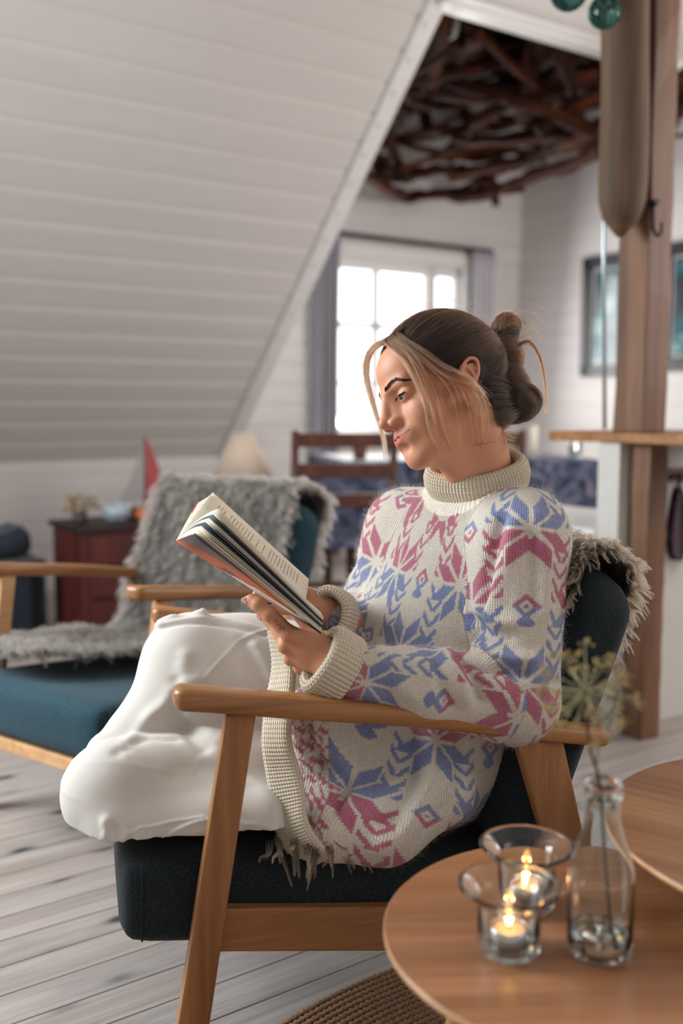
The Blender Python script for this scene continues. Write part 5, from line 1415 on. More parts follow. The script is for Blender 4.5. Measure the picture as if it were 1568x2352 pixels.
# head colours by nearest head vertex (same positions survive the union)
key = {tuple(k): i for i, k in enumerate(np.round(h2w(HV), 4))}
for i, k in enumerate(np.round(co, 4)):
    j = key.get(tuple(k))
    if j is not None: cols[i] = HVC[j]
vcol(bme, 'skin', cols)
bme.polygons.foreach_set('use_smooth', np.ones(len(bme.polygons), bool))
def skin_mat():
    t = NT('skin'); at = t.n('ShaderNodeAttribute', attribute_name='skin')
    v = t.coord('Object'); n = t.noise(v, 60, 4, 0.6); n2 = t.noise(v, 900, 2, 0.6)
    c = t.mix(t.math('MULTIPLY', n, 0.35), at.outputs['Color'], lin('c98a6c'))
    sp = t.ramp(t.noise(v, 260, 1, 0.4), [(0.70, (0, 0, 0, 1)), (0.78, (.35, .35, .35, 1))]); c = t.mix(sp, c, lin('9a5d42'))
    t.col(c); t.set(Roughness=0.5, IOR=1.38); t.b.inputs['Subsurface Weight'].default_value = 0.12; t.b.inputs['Subsurface Radius'].default_value = (1.0, 0.35, 0.18); t.b.inputs['Subsurface Scale'].default_value = 0.006
    t.bump(n2, 0.15, 0.0006); return t.m
SKIN = skin_mat(); bme.materials.clear()
BODY = link('body', bme, SKIN, wo)

# ---- eyes
def eye_mat():
    t = NT('eye'); tc = t.n('ShaderNodeTexCoord'); sp = t.n('ShaderNodeSeparateXYZ'); t.l(tc.outputs['Object'], sp.inputs[0])
    d = t.math('SQRT', t.math('ADD', t.math('POWER', sp.outputs[0], 2), t.math('POWER', sp.outputs[2], 2)))
    c = t.ramp(t.math('MULTIPLY', d, 100), [(0.22, (0.005, 0.005, 0.006, 1)), (0.26, lin('4c5c68')), (0.50, lin('5f7380')), (0.58, lin('1d262e')), (0.64, lin('d8d0ca'))])
    t.col(c); t.set(Roughness=0.05); return t.m
EYEM = eye_mat()
for sx_ in (-1, 1):
    m = MB(); m.lathe([(0.0001, -.0124)] + [(.0124 * math.cos(q), .0124 * math.sin(q)) for q in np.linspace(-1.5, 1.5, 25)] + [(0.0001, .0124)], 32)
    o = m.build('eye', EYEM, wo, smooth=True)
    place(o, HM @ Matrix.Translation((sx_ * .0300, .0743, -.001)) @ Matrix.Rotation(math.radians(-20), 4, 'X') @ Matrix.Rotation(math.radians(4 * sx_), 4, 'Z'))
# ---- brows and lashes
def surf_y(x, z, v=HV):
    d = (v[:, 0] - x) ** 2 + (v[:, 2] - z) ** 2; m = (d < .003 ** 2) & (v[:, 1] > 0.02)
    return v[m, 1].max() if m.any() else .08
DARKH = plain('dark_brow_hair', '2a1c15', 0.6)
bw = MB(); lsh = MB(); rb_ = random.Random(4)
for s in (-1, 1):
    for i in range(230):
        t = rb_.random(); w = rb_.uniform(-1, 1)
        x = .0105 + t * .037; zc = .0160 + .0105 * math.sin(min(t * 1.25, 1.25) * 1.5) - .0095 * max(0, t - .62) / .38
        th_ = .0031 * (1 - .75 * t ** 2) * (0.75 + .25 * min(1, t * 5))
        z = zc + w * th_
        y = surf_y(x, z); L = .0065 * (1 - .3 * t)
        dx, dz = L * (.55 + .45 * t), L * (.75 - .95 * t)
        p0 = Vector((s * x, y - .0004, z)); p1 = Vector((s * (x + dx), surf_y(x + dx, z + dz) + .0007, z + dz)); pm_ = (p0 + p1) / 2 + Vector((0, .0008, 0))
        bw.tube([p0, pm_, p1], [.00030, .00026, .00008], 3, cap=False)
    for i in range(46):
        t = i / 45; x = .0175 + t * .0270; z = -.0015 + .0022 * math.sin(t * math.pi) + .0028 * t; yb = .0880 - .30 * abs(x - .0285) ** 1.0 * (1 if x > .0285 else .5)
        p0 = Vector((s * x, yb, z)); L = .0062 + .003 * t
        lsh.tube([p0, p0 + Vector((s * L * .15 * (t * 2), L * .55, -L * .55)), p0 + Vector((s * L * .5 * t, L * .95, -L * .75))], [.00028, .0002, .00006], 3, cap=False)
o = bw.build('eyebrows', DARKH, wo, kind='stuff'); place(o, HM)
o = lsh.build('eyelashes', DARKH, wo, kind='stuff'); place(o, HM)
# gold earring in the left ear
g_ = MB(); gc = Vector((-.0770, -.0005, -.0375))
for k in range(20):
    pass
g_.tube([gc + Vector((.0008 * math.sin(q), .0042 * math.cos(q), .0068 * math.sin(q))) for q in np.linspace(0, 6.2832, 25)], [.0011 + .0010 * (0.5 - 0.5 * math.sin(q)) for q in np.linspace(0, 6.2832, 25)], 10)
o = g_.build('earring', plain('gold', 'e0b060', 0.2, 1.0), wo, smooth=True, label='small gold hoop earring'); place(o, HM)
# nails
NAIL = plain('nude_nail', 'd9a592', 0.2)
def nail(tip, prev, out, w=.0046):
    d = (Vector(tip) - Vector(prev)).normalized(); o_ = (Vector(out) - d * Vector(out).dot(d)).normalized(); s_ = d.cross(o_)
    c = Vector(tip) + o_ * .0050; vs = []; fs = []
    for i in range(7):
        a_ = -.004 + i * .00165
        for j in range(7):
            b_ = (j / 6 - .5) * 2 * w * (1 - .35 * max(0, (i - 4) / 2) ** 2); vs.append(c + d * a_ + s_ * b_ + o_ * (.0019 - 60 * b_ * b_))
    for i in range(6):
        for j in range(6): fs.append((i * 7 + j, i * 7 + j + 1, (i + 1) * 7 + j + 1, (i + 1) * 7 + j))
    o = MB().add(vs, fs).build('fingernail', NAIL, wo, smooth=True); md = o.modifiers.new('t', 'SOLIDIFY'); md.thickness = .0006
nail(ap(579, 1376, 1.424), ap(594, 1388, 1.418), (-.35, -.8, .45)); nail(ap(568, 1378, 1.458), ap(588, 1392, 1.452), (-.8, -.4, .1)); nail(ap(601, 1414, 1.475), ap(620, 1430, 1.468), (-.8, -.4, .1))
# ---- hair: real strands, grown on the head and in the bun
def hair_mat(name, root, tip, rnd=0.3, rough=0.35, mid=None):
    m = bpy.data.materials.new(name); m.use_nodes = True; nt = m.node_tree; nt.nodes.clear()
    out = nt.nodes.new('ShaderNodeOutputMaterial'); h = nt.nodes.new('ShaderNodeBsdfHairPrincipled'); h.parametrization = 'COLOR'
    hi = nt.nodes.new('ShaderNodeHairInfo'); r = nt.nodes.new('ShaderNodeValToRGB')
    e = r.color_ramp.elements; e[0].color = lin(root); e[1].color = lin(tip); e[1].position = 0.9; e[0].position = 0.05
    if mid: q = e.new(0.4); q.color = lin(mid)
    nt.links.new(hi.outputs['Intercept'], r.inputs[0])
    hs = nt.nodes.new('ShaderNodeHueSaturation'); nt.links.new(r.outputs[0], hs.inputs['Color'])
    mm = nt.nodes.new('ShaderNodeMath'); mm.operation = 'MULTIPLY_ADD'; mm.inputs[1].default_value = rnd * 2; mm.inputs[2].default_value = 1 - rnd
    nt.links.new(hi.outputs['Random'], mm.inputs[0]); nt.links.new(mm.outputs[0], hs.inputs['Value'])
    nt.links.new(hs.outputs[0], h.inputs['Color']); h.inputs['Roughness'].default_value = rough; h.inputs['Radial Roughness'].default_value = 0.4
    nt.links.new(h.outputs[0], out.inputs['Surface']); return m
def strands(name, pts, radius, mat, parent=None, taper=True, **kw):
    """pts: (N, K, 3) numpy; real hair curves"""
    N, K, _ = pts.shape
    hc = bpy.data.hair_curves.new(name); hc.add_curves([K] * N)
    hc.attributes['position'].data.foreach_set('vector', np.ascontiguousarray(pts, np.float32).ravel()) if 'position' in hc.attributes else hc.position_data.foreach_set('vector', np.ascontiguousarray(pts, np.float32).ravel())
    ra = hc.attributes.get('radius') or hc.attributes.new('radius', 'FLOAT', 'POINT')
    t = np.linspace(0, 1, K); prof = (1 - .75 * t ** 2) if taper else np.ones(K)
    rr = (np.ones((N, 1)) * radius if np.isscalar(radius) else np.array(radius)[:, None]) * prof[None]
    ra.data.foreach_set('value', rr.astype(np.float32).ravel())
    hc.materials.append(mat)
    o = bpy.data.objects.new(name, hc); COL.objects.link(o)
    if parent is not None: o.parent = parent; place(o, Matrix.Identity(4))
    for k_, v_ in kw.items(): o[k_] = v_
    return o
S.cycles_curves.shape = 'RIBBONS' if hasattr(S, 'cycles_curves') else None
R = np.random.default_rng(21)
EC, ER_ = np.array([0, -.014, .044]), np.array([.0745, .0955, .0820])
BUN = np.array([.0, -.152, .092])
def on_scalp(p): u = (p - EC) / ER_; return u / np.linalg.norm(u, axis=-1, keepdims=True)
def slerp(u0, u1, t):
    d = np.clip((u0 * u1).sum(-1), -1, 1); om = np.arccos(d); so = np.sin(om) + 1e-6
    return (np.sin((1 - t) * om[:, None]) / so[:, None])[..., None] * u0[:, None] + (np.sin(t * om[:, None]) / so[:, None])[..., None] * u1[:, None]
def sample_D(p):
    q = (p - fh.lo) / fh.h; i = np.clip(q.astype(int), 0, np.array(fh.D.shape) - 2); return fh.D[i[..., 0], i[..., 1], i[..., 2]]
def pushout(p, m=.0015, it=5):
    """keeps strands outside the skin"""
    for _ in range(it):
        d = sample_D(p); bad = (d < m)
        if not bad.any(): break
        g = np.stack([sample_D(p + e) - sample_D(p - e) for e in np.eye(3) * .003], -1); g /= np.linalg.norm(g, axis=-1, keepdims=True) + 1e-6
        p = p + np.where(bad[..., None], g * np.clip(m - d, 0, .01)[..., None], 0)
    return p
# hairline: from the middle of the forehead past the temple and ear to the nape (one side, x>0)
hl = spline([(0, .078, .092), (.020, .078, .088), (.042, .068, .074), (.060, .050, .052), (.0700, .032, .030), (.0735, .014, .018), (.0760, -.008, .036), (.0740, -.038, .020), (.0650, -.060, -.020), (.045, -.080, -.052), (.015, -.090, -.060), (0, -.090, -.060)], 200)
N = 8000; t = R.random(N); hp = hl[(t * 199).astype(int)] * np.where(R.random(N) < .62, [[-1], [-1], [-1]], [[1], [1], [1]])[0][:, None] if False else hl[(t * 199).astype(int)].copy()
hp[:, 0] *= np.where(R.random(N) < .62, -1, 1)
hp += R.normal(0, .0012, hp.shape)
u0 = on_scalp(hp); u1 = on_scalp(BUN + R.normal(0, .014, (N, 3)))
st = np.where(R.random(N) < .55, 0, R.random(N) ** 1.2 * .75)
K = 22; tt = st[:, None] + (1 - st[:, None]) * np.linspace(0, 1, K)[None]
u = slerp(u0, u1, tt)
lift = .035 + .075 * np.sin(np.pi * np.clip(tt, 0, 1)) + R.random((N, 1)) * .045 * np.sin(np.pi * tt)
wave = np.sin(tt * 7 + R.random((N, 1)) * 6.28) * .006 * R.random((N, 1))
pl = EC + ER_ * u * (1 + lift + wave)[..., None]
# the ends gather into the bun
g = np.clip((tt - .80) / .20, 0, 1)[..., None] ** 1.5
pl = pl * (1 - g * .75) + (BUN + R.normal(0, .010, (N, 1, 3)) + [0, .018, -.004]) * g * .75
pl = pushout(pl, .002)
HD = hair_mat('dark_brown_hair', '140b07', '2b180e', 0.5, .28)
HBR = hair_mat('warm_brown_hair', '24140c', '64391f', 0.5)
HBL = hair_mat('blonde_streaked_hair', '2a190e', 'd9ab82', 0.5, 0.32, '7d583a')
hcap = Field((-.1, -.15, -.10), (.1, .12, .15), .002)
hcap.add(ell(EC + [0, -.004, .003], ER_ * 1.055), .01)
hcap.sub(ell((0, .098, -.028), (.094, .070, .112)), .012); hcap.sub(ell((0, .02, -.075), (.12, .075, .080)), .012)
hcap.add(ell((0, -.072, -.026), (.046, .036, .038)), .02)
hv, hf = hcap.mesh(); hv = relax(hv, hf, 2)
HAIR = link('hair', np_mesh('hair', h2w(hv), hf), plain('dark_hair_base', '1c110c', 0.7), wo, label='brown hair pinned in a messy bun with blonde front strands')
strands('hair_strands', h2w(pl[:, :, :]), .00011, HD, HAIR, kind='stuff')
# warm lighter strands over the top
sel = (np.sin(hp[:, 2] * 260 + hp[:, 1] * 190) + R.normal(0, .5, N)) > .85; q = pl[sel] + R.normal(0, .0012, (sel.sum(), 1, 3)); q[..., 2] += .0012
strands('hair_strands', h2w(q), .00010, HBR, HAIR, kind='stuff')
# the hair of the nape, drawn back into the low roll
n3 = 2600; s3 = R.uniform(-1, 1, n3); z3 = R.uniform(-.078, .012, n3)
p0 = np.stack([s3 * .050 + np.sign(s3) * .012, -.044 - .030 * (1 - np.abs(s3)), z3], 1); p3 = np.stack([s3 * .012, np.full(n3, -.132), -.012 + z3 * .35], 1) + R.normal(0, .006, (n3, 3))
p1 = p0 + np.stack([np.sign(s3) * .006, np.full(n3, -.026), R.normal(0, .003, n3)], 1); p2 = np.stack([s3 * .042, np.full(n3, -.104), -.014 + z3 * .75], 1)
t3 = np.linspace(0, 1, 16)[None, :, None]; nap = (1 - t3) ** 3 * p0[:, None] + 3 * (1 - t3) ** 2 * t3 * p1[:, None] + 3 * (1 - t3) * t3 ** 2 * p2[:, None] + t3 ** 3 * p3[:, None]
cc_ = np.array([0, -.072, -.026]); rr_ = np.array([.050, .040, .042]); q_ = (nap - cc_) / rr_; L_ = np.linalg.norm(q_, axis=-1, keepdims=True); nap = np.where(L_ < 1.0, cc_ + q_ / np.maximum(L_, .05) * rr_, nap)
strands('nape_strands', h2w(pushout(nap, .002)), .00012, HD, HAIR, kind='stuff')
# bun solids
bs = Field((-.07, -.215, -.085), (.07, -.05, .145), .002)
bs.add(ell((0, -.145, .090), (.030, .024, .026)), .01); bs.add(ell((0, -.128, .045), (.032, .030, .034)), .02); bs.add(ell((0, -.120, -.005), (.036, .032, .034)), .02)
bs.add(ell((0, -.128, -.035), (.038, .034, .027)), .015)
b_v, b_f = bs.mesh(); b_v = relax(b_v, b_f, 1); bn = normals(b_v, b_f)
BUNO = link('bun', np_mesh('bun', h2w(b_v), b_f), plain('dark_hair_base_bun', '1e120c', 0.7), HAIR)
def wrap(c, ax, r1, r2, n, turns, spread, K=26):
    """strands coiled about an axis"""
    c = np.array(c); ax = np.array(ax, float); ax /= np.linalg.norm(ax); e1 = np.cross(ax, [1, 0.1, .2]); e1 /= np.linalg.norm(e1); e2 = np.cross(ax, e1)
    s0 = R.random((n, 1)) * 6.28; w = s0 + np.linspace(0, 1, K)[None] * turns * 6.28 * (0.7 + .5 * R.random((n, 1)))
    h = (R.random((n, 1)) * 2 - 1) * spread + np.linspace(-.3, .3, K)[None] * spread * R.normal(0, .6, (n, 1))
    k = np.sqrt(np.clip(1 - (h / (spread * 1.25)) ** 2, .05, 1)) * (1 + .05 * R.normal(0, 1, (n, 1)))
    return c + e1 * (np.cos(w) * k * r1)[..., None] + e2 * (np.sin(w) * k * r2)[..., None] + ax * h[..., None]
bp = np.concatenate([wrap((0, -.147, .092), (.35, .9, .45), .031, .029, 900, .8, .020), wrap((0, -.158, .100), (.9, .25, .2), .018, .020, 700, .9, .016), wrap((0, -.128, .045), (.1, .35, -1), .035, .033, 900, .5, .036),
                     wrap((0, -.120, -.005), (.6, .5, -.8), .036, .036, 900, .6, .032)])
strands('bun_strands', h2w(bp), .00012, HBR, BUNO, kind='stuff')
bp = np.concatenate([wrap((0, -.130, -.034), (1, .1, .1), .037, .031, 1500, .8, .036), wrap((0, -.115, .0), (.2, .2, 1), .042, .038, 900, .5, .04)])
strands('bun_strands', h2w(bp), .00012, HD, BUNO, kind='stuff')
# locks given by guide lines in space
def lock(guide, n, w0, w1, K=26, curl=.0006, fan=0.0, out=.002):
    g_ = spline(guide, K); tn = np.gradient(g_, axis=0); tn /= np.linalg.norm(tn, axis=1, keepdims=True)
    a_ = np.cross(tn, [0, 1, 0.01]); a_ /= np.linalg.norm(a_, axis=1, keepdims=True); b_ = np.cross(tn, a_)
    s = np.linspace(0, 1, K); wd = w0 + (w1 - w0) * s + fan * np.clip(s - .6, 0, 1) ** 2
    r1 = R.normal(0, 1, (n, 1)); r2 = R.normal(0, .6, (n, 1)); ph = R.random((n, 1)) * 6.28
    P_ = g_[None] + a_[None] * ((r1 * wd + curl * np.sin(s * 9 + ph))[..., None]) + b_[None] * ((r2 * wd + curl * np.cos(s * 7 + ph))[..., None])
    L_ = (P_ - HCn) @ HBn; return h2w(pushout(L_, out))
g3 = lambda *q: [tuple(ap(*p)) for p in q]
def locks(guides, n, each, w0, w1, jit, fan=.002):
    out_ = []
    for i in range(n):
        # blends two neighbouring guides, with an own wander
        k = R.uniform(0, len(guides) - 1); a_, b_ = guides[int(k)], guides[min(int(k) + 1, len(guides) - 1)]; fr = k - int(k)
        m_ = 12; ga, gb = spline(a_, m_), spline(b_, m_); s_ = np.linspace(0, 1, m_)
        g_ = ga * (1 - fr) + gb * fr + R.normal(0, jit, 3) * s_[:, None] + np.outer(np.sin(s_ * R.uniform(3, 7) + R.uniform(0, 6)) * s_, R.normal(0, jit * .4, 3))
        cut = R.uniform(.75, 1.0); out_.append(lock([tuple(x) for x in g_[:max(4, int(m_ * cut))]], each, w0 * R.uniform(.6, 1.4), w1 * R.uniform(.5, 1.5), fan=fan * R.random()))
    return np.concatenate(out_)
near = [g3((903, 776, 1.572), (938, 812, 1.540), (962, 875, 1.520), (976, 945, 1.516), (990, 1005, 1.522), (1034, 1080, 1.545)),
        g3((896, 780, 1.576), (928, 814, 1.546), (955, 865, 1.525), (985, 930, 1.516), (1000, 1000, 1.522), (1015, 1070, 1.540)),
        g3((884, 786, 1.580), (915, 812, 1.552), (945, 855, 1.530), (968, 905, 1.520), (988, 960, 1.518), (998, 1030, 1.53))]
side = [g3((910, 772, 1.572), (960, 806, 1.540), (1010, 846, 1.522), (1055, 868, 1.513), (1085, 885, 1.510), (1103, 930, 1.518), (1106, 1000, 1.540), (1096, 1078, 1.560)),
        g3((896, 780, 1.576), (940, 815, 1.544), (985, 850, 1.524), (1030, 876, 1.514), (1068, 884, 1.510), (1098, 912, 1.516), (1100, 975, 1.535), (1110, 1040, 1.556)),
        g3((905, 774, 1.572), (965, 815, 1.538), (1020, 860, 1.518), (1065, 878, 1.512), (1105, 886, 1.520), (1132, 915, 1.540), (1120, 965, 1.555))]
farg = [g3((900, 776, 1.585), (868, 786, 1.605), (843, 808, 1.625), (833, 850, 1.640), (846, 915, 1.642), (872, 985, 1.640), (886, 1040, 1.640), (858, 1108, 1.645)),
        g3((895, 780, 1.585), (866, 794, 1.600), (848, 815, 1.615), (842, 860, 1.628), (856, 920, 1.632), (876, 985, 1.634), (884, 1050, 1.640), (872, 1100, 1.645)),
        g3((892, 784, 1.585), (862, 800, 1.598), (845, 840, 1.618), (850, 900, 1.626), (866, 950, 1.630), (880, 1000, 1.634))]
near = [[tuple(ap(930, 762, 1.600)), tuple(ap(918, 766, 1.585))] + g_ for g_ in near]; side = [[tuple(ap(945, 752, 1.600)), tuple(ap(930, 758, 1.585))] + g_ for g_ in side]; farg = [[tuple(ap(925, 765, 1.610)), tuple(ap(912, 768, 1.600))] + g_ for g_ in farg]
blond = [locks(near, 15, 20, .0016, .0010, .0040), locks(side, 13, 16, .0014, .0010, .0060), locks(farg, 14, 20, .0015, .0010, .0022, .004), locks(near[:1] + side[:1], 10, 12, .0014, .001, .008), locks(near, 10, 2, .0010, .003, .008), locks(farg, 8, 2, .001, .002, .006), locks(side, 14, 2, .001, .003, .010)]
brown = [locks(near, 9, 16, .0018, .0010, .0045), locks(side, 20, 18, .0020, .0012, .0065), locks(farg, 9, 18, .0016, .0010, .0026, .004), locks(near[:1] + side[:1], 12, 14, .0018, .001, .008)]
lk = np.concatenate(blond)
strands('front_locks', np.concatenate(brown), .00012, HBR, HAIR, kind='stuff')
sel2 = R.random(N) < .022; q2 = pl[sel2]; q2 = q2 + R.normal(0, .0015, (sel2.sum(), 1, 3)); q2[..., 2] += .0022
strands('light_streaks', h2w(q2), .00011, HBL, HAIR, kind='stuff')
strands('front_locks', lk, .00013, HBL, HAIR, kind='stuff')
# thin flying strands and the loose tail at the bun
tl = np.concatenate([
    lock(g3((1188, 792, 1.62), (1215, 785, 1.62), (1240, 820, 1.62), (1252, 880, 1.62), (1256, 950, 1.62)), 90, .0022, .0010, fan=.006),
    lock(g3((1150, 750, 1.60), (1200, 735, 1.60), (1240, 765, 1.60)), 40, .008, .012), lock(g3((1170, 800, 1.61), (1215, 770, 1.61), (1250, 790, 1.6)), 26, .006, .012),
    lock(g3((1120, 960, 1.60), (1160, 1000, 1.60), (1185, 1010, 1.60)), 60, .006, .012), lock(g3((1120, 960, 1.60), (1140, 1010, 1.61), (1170, 1030, 1.61)), 40, .006, .012),
    lock(g3((1190, 880, 1.60), (1232, 920, 1.60), (1222, 975, 1.60), (1170, 1000, 1.60)), 12, .003, .006), lock(g3((1120, 990, 1.60), (1135, 1050, 1.62)), 26, .008, .008)])
strands('loose_strands', tl, .00010, HBR, HAIR, kind='stuff')
fly = []
for i in range(150):
    k = R.integers(0, N); base = h2w(pl[k]); o_ = R.normal(0, 1, 3) * .010 + [0, 0, .006]; s_ = np.sin(np.linspace(0, np.pi, K)) ** 1.5
    fly.append(base + s_[:, None] * o_)
strands('loose_strands', np.array(fly), .00007, HBR, HAIR, kind='stuff')
# ================================================================== the open book
bk = empty('book', P(560, 1330, 1.44), label='open hardcover book with an orange and grey cover in her hands', cat='book')
S0, S1 = ap(404, 1242, 1.452), ap(690, 1424, 1.447)
N0, N1 = ap(446, 1226, 1.335), ap(738, 1455, 1.330)
F0, F1 = ap(488, 1131, 1.560), ap(709, 1331, 1.565)
# keep the far edge as long as the spine
def quadgrid(a0, a1, b0, b1, nu, nv, bulge=0.0, bn=None):
    """a: edge at the spine, b: outer edge; returns grid points"""
    u = np.linspace(0, 1, nu)[:, None, None]; w = np.linspace(0, 1, nv)[None, :, None]
    p = (a0 * (1 - u) + a1 * u) * (1 - w) + (b0 * (1 - u) + b1 * u) * w
    if bulge: p = p + bn * (bulge * np.sin(np.pi * w) ** 1.0 * (1 - .35 * w))
    return p
def sheet(name, p, th, mat, par=bk, uv=True):
    nu, nv, _ = p.shape; q = p.reshape(-1, 3); idx = np.arange(nu * nv).reshape(nu, nv)
    f = np.stack([idx[:-1, :-1], idx[1:, :-1], idx[1:, 1:], idx[:-1, 1:]], -1).reshape(-1, 4)
    me = np_mesh(name, q, f)
    if uv:
        ul = me.uv_layers.new(name='UVMap'); li = f.ravel(); U = np.stack([li // nv / (nu - 1), li % nv / (nv - 1)], 1)
        lu = np.empty(len(me.loops), np.int32); me.loops.foreach_get('vertex_index', lu); U = np.stack([lu // nv / (nu - 1), lu % nv / (nv - 1)], 1); ul.data.foreach_set('uv', U.astype(np.float32).ravel())
    o = link(name, me, mat, par); md = o.modifiers.new('t', 'SOLIDIFY'); md.thickness = th; md.offset = 0; return o
def cover_mat():
    t = NT('book_jacket'); tc = t.n('ShaderNodeTexCoord'); sp = t.n('ShaderNodeSeparateXYZ'); t.l(tc.outputs['UV'], sp.inputs[0])
    u, w = sp.outputs[0], sp.outputs[1]
    mp = t.n('ShaderNodeMapping'); mp.inputs['Scale'].default_value = (3, 2, 1); t.l(tc.outputs['UV'], mp.inputs[0])
    n = t.noise(mp.outputs[0], 1.6, 4, .55)
    wv = t.math('ADD', w, t.math('MULTIPLY', t.math('SUBTRACT', n, .5), .55))
    dv = t.math('ADD', t.math('MULTIPLY', wv, .38), t.math('MULTIPLY_ADD', u, -.80, .46))
    c = t.ramp(dv, [(.0, lin('e4ded8')), (.18, lin('ece6e0')), (.22, lin('8a5140')), (.30, lin('d0683a')), (.44, lin('bb5a34')), (.56, lin('6b5248')), (.80, lin('3b3a42'))])
    # dark corner at the foot, white band near it
    k = t.ramp(u, [(.80, (0, 0, 0, 1)), (.90, (1, 1, 1, 1))]); c = t.mix(k, c, lin('2c2f36'))
    # red edge with pale dots along the spine
    e = t.math('LESS_THAN', w, 0.085); c = t.mix(t.math('MULTIPLY', e, t.math('LESS_THAN', u, .62)), c, lin('a8392a'))
    du = t.math('SUBTRACT', t.math('FRACT', t.math('MULTIPLY', u, 46.0)), .5); dw = t.math('MULTIPLY', t.math('SUBTRACT', w, .06), 30.0)
    dd = t.math('LESS_THAN', t.math('ADD', t.math('MULTIPLY', du, du), t.math('MULTIPLY', dw, dw)), .10); c = t.mix(dd, c, lin('f0d9c8'))
    # dark lettering and small figures on the pale part of the jacket
    lx = t.n('ShaderNodeCombineXYZ'); t.l(t.math('MULTIPLY', u, 95.0), lx.inputs[0]); t.l(t.math('MULTIPLY', w, 9.0), lx.inputs[1])
    gg = t.math('GREATER_THAN', t.noise(lx.outputs[0], 1.0, 1), .47)
    box = t.math('MULTIPLY', t.math('MULTIPLY', t.math('GREATER_THAN', u, .33), t.math('LESS_THAN', u, .43)), t.math('MULTIPLY', t.math('GREATER_THAN', w, .12), t.math('LESS_THAN', w, .42)))
    c = t.mix(t.math('MULTIPLY', gg, box), c, lin('2a3346'))
    t.col(c); t.set(Roughness=.5); t.b.inputs['Specular IOR Level'].default_value = .25; return t.m
def page_mat(text=False):
    t = NT('printed_page' if text else 'paper'); c = lin('e8ddc8')
    if text:
        tc = t.n('ShaderNodeTexCoord'); sp = t.n('ShaderNodeSeparateXYZ'); t.l(tc.outputs['UV'], sp.inputs[0]); u, w = sp.outputs[0], sp.outputs[1]
        ln = t.math('FRACT', t.math('MULTIPLY', u, 33.0)); line = t.math('MULTIPLY', t.math('GREATER_THAN', ln, .34), t.math('LESS_THAN', ln, .66))
        row = t.math('FLOOR', t.math('MULTIPLY', u, 33.0))
        cx = t.n('ShaderNodeCombineXYZ'); t.l(t.math('MULTIPLY', w, 60.0), cx.inputs[0]); t.l(t.math('MULTIPLY', row, 7.31), cx.inputs[1])
        wn = t.noise(cx.outputs[0], 1.0, 2, .7); word = t.math('GREATER_THAN', wn, .43)
        cy = t.n('ShaderNodeCombineXYZ'); t.l(t.math('MULTIPLY', w, 420.0), cy.inputs[0]); t.l(t.math('MULTIPLY', u, 600.0), cy.inputs[1]); gl = t.math('GREATER_THAN', t.noise(cy.outputs[0], 1.0, 1), .44)
        # ragged line ends and the blank paragraph lines
        wh = t.n('ShaderNodeTexWhiteNoise', noise_dimensions='1D'); t.l(row, wh.inputs['W'])
        end = t.math('SUBTRACT', .90, t.math('MULTIPLY', t.math('GREATER_THAN', wh.outputs['Value'], .82), .45))
        blank = t.math('LESS_THAN', wh.outputs['Value'], .86)
        ins = t.math('MULTIPLY', t.math('MULTIPLY', t.math('GREATER_THAN', w, .20), t.math('LESS_THAN', w, end)), t.math('MULTIPLY', t.math('GREATER_THAN', u, .10), t.math('LESS_THAN', u, .90)))
        m = t.math('MULTIPLY', t.math('MULTIPLY', line, word), t.math('MULTIPLY', ins, gl)); m = t.math('MULTIPLY', m, .8)
        t.col(t.mix(m, c, lin('2e2b29')))
    else: t.col(c)
    t.set(Roughness=.75); return t.m
JK, PT, PP = cover_mat(), page_mat(True), page_mat(False)
bnN = np.cross(S1 - S0, N0 - S0); bnN /= np.linalg.norm(bnN); bnN *= np.sign(bnN[2])
bnF = np.cross(S1 - S0, F0 - S0); bnF /= np.linalg.norm(bnF); bnF *= np.sign(-bnF[1])
sheet('front_cover', quadgrid(S0, S1, N0, N1, 12, 10), .0022, JK)
FC0 = ap(451, 1156, 1.588); FC1 = FC0 + (F1 - F0)
sheet('back_cover', quadgrid(S0, S1, FC0, FC1, 12, 10), .0022, plain('jacket_white', 'e9e4de', .3))
EU = S0 * .45 + FC0 * .55; sheet('jacket_flap', quadgrid(EU + bnF * .002, FC0 + bnF * .002, EU + (S1 - S0) * .05 + bnF * .004, FC0 + (S1 - S0) * .05 + bnF * .004, 4, 3), .0012, plain('red_flap', 'a8341f', .35))
# far stack of pages under the printed page
for i in range(9):
    k = (i + .6) / 9; a_ = FC0 * (1 - k) + F0 * k; b_ = FC1 * (1 - k) + F1 * k; sh = (F0 - S0) * (.05 * R.random() + .01)
    sheet('page', quadgrid(S0 + bnF * .001 * i, S1 + bnF * .001 * i, a_ - sh, b_ - sh, 8, 8, .004, bnF), .0009, PP)
PO = bnF * .0006
sheet('printed_page', quadgrid(S0 + PO, S1 + PO, F0 + PO, F1 + PO, 14, 14, .005, bnF), .0003, PT)
DKP = plain('dark_gap_leaf', '3d454b', .6)  # dark leaves: shade of the gaps between pages painted as dark print
# near stack: leaves fanned open towards the far page
T0, T1 = ap(502, 1168, 1.400), ap(744, 1420, 1.345)
fan = [0, .03, .06, .10, .16, .24, .30, .36, .45, .55, .62, .68, .76, .84, .88, .92, .96, 1.0]
for i, k in enumerate(fan):
    a_ = N0 * (1 - k) + T0 * k; b_ = N1 * (1 - k) + T1 * k
    bn_ = bnN * (1 - k) + (bnF * .2 + bnN * .8) * k
    sp_ = bnN * (.001 + .004 * k)
    sheet('leaf', quadgrid(S0 + sp_, S1 + sp_, a_ - (N0 - S0) * .03, b_ - (N1 - S1) * .03, 10, 12, .006 + .010 * k, bn_), .0007 if i % 4 else .0016, DKP if i in (7, 8, 11, 12) else PP)

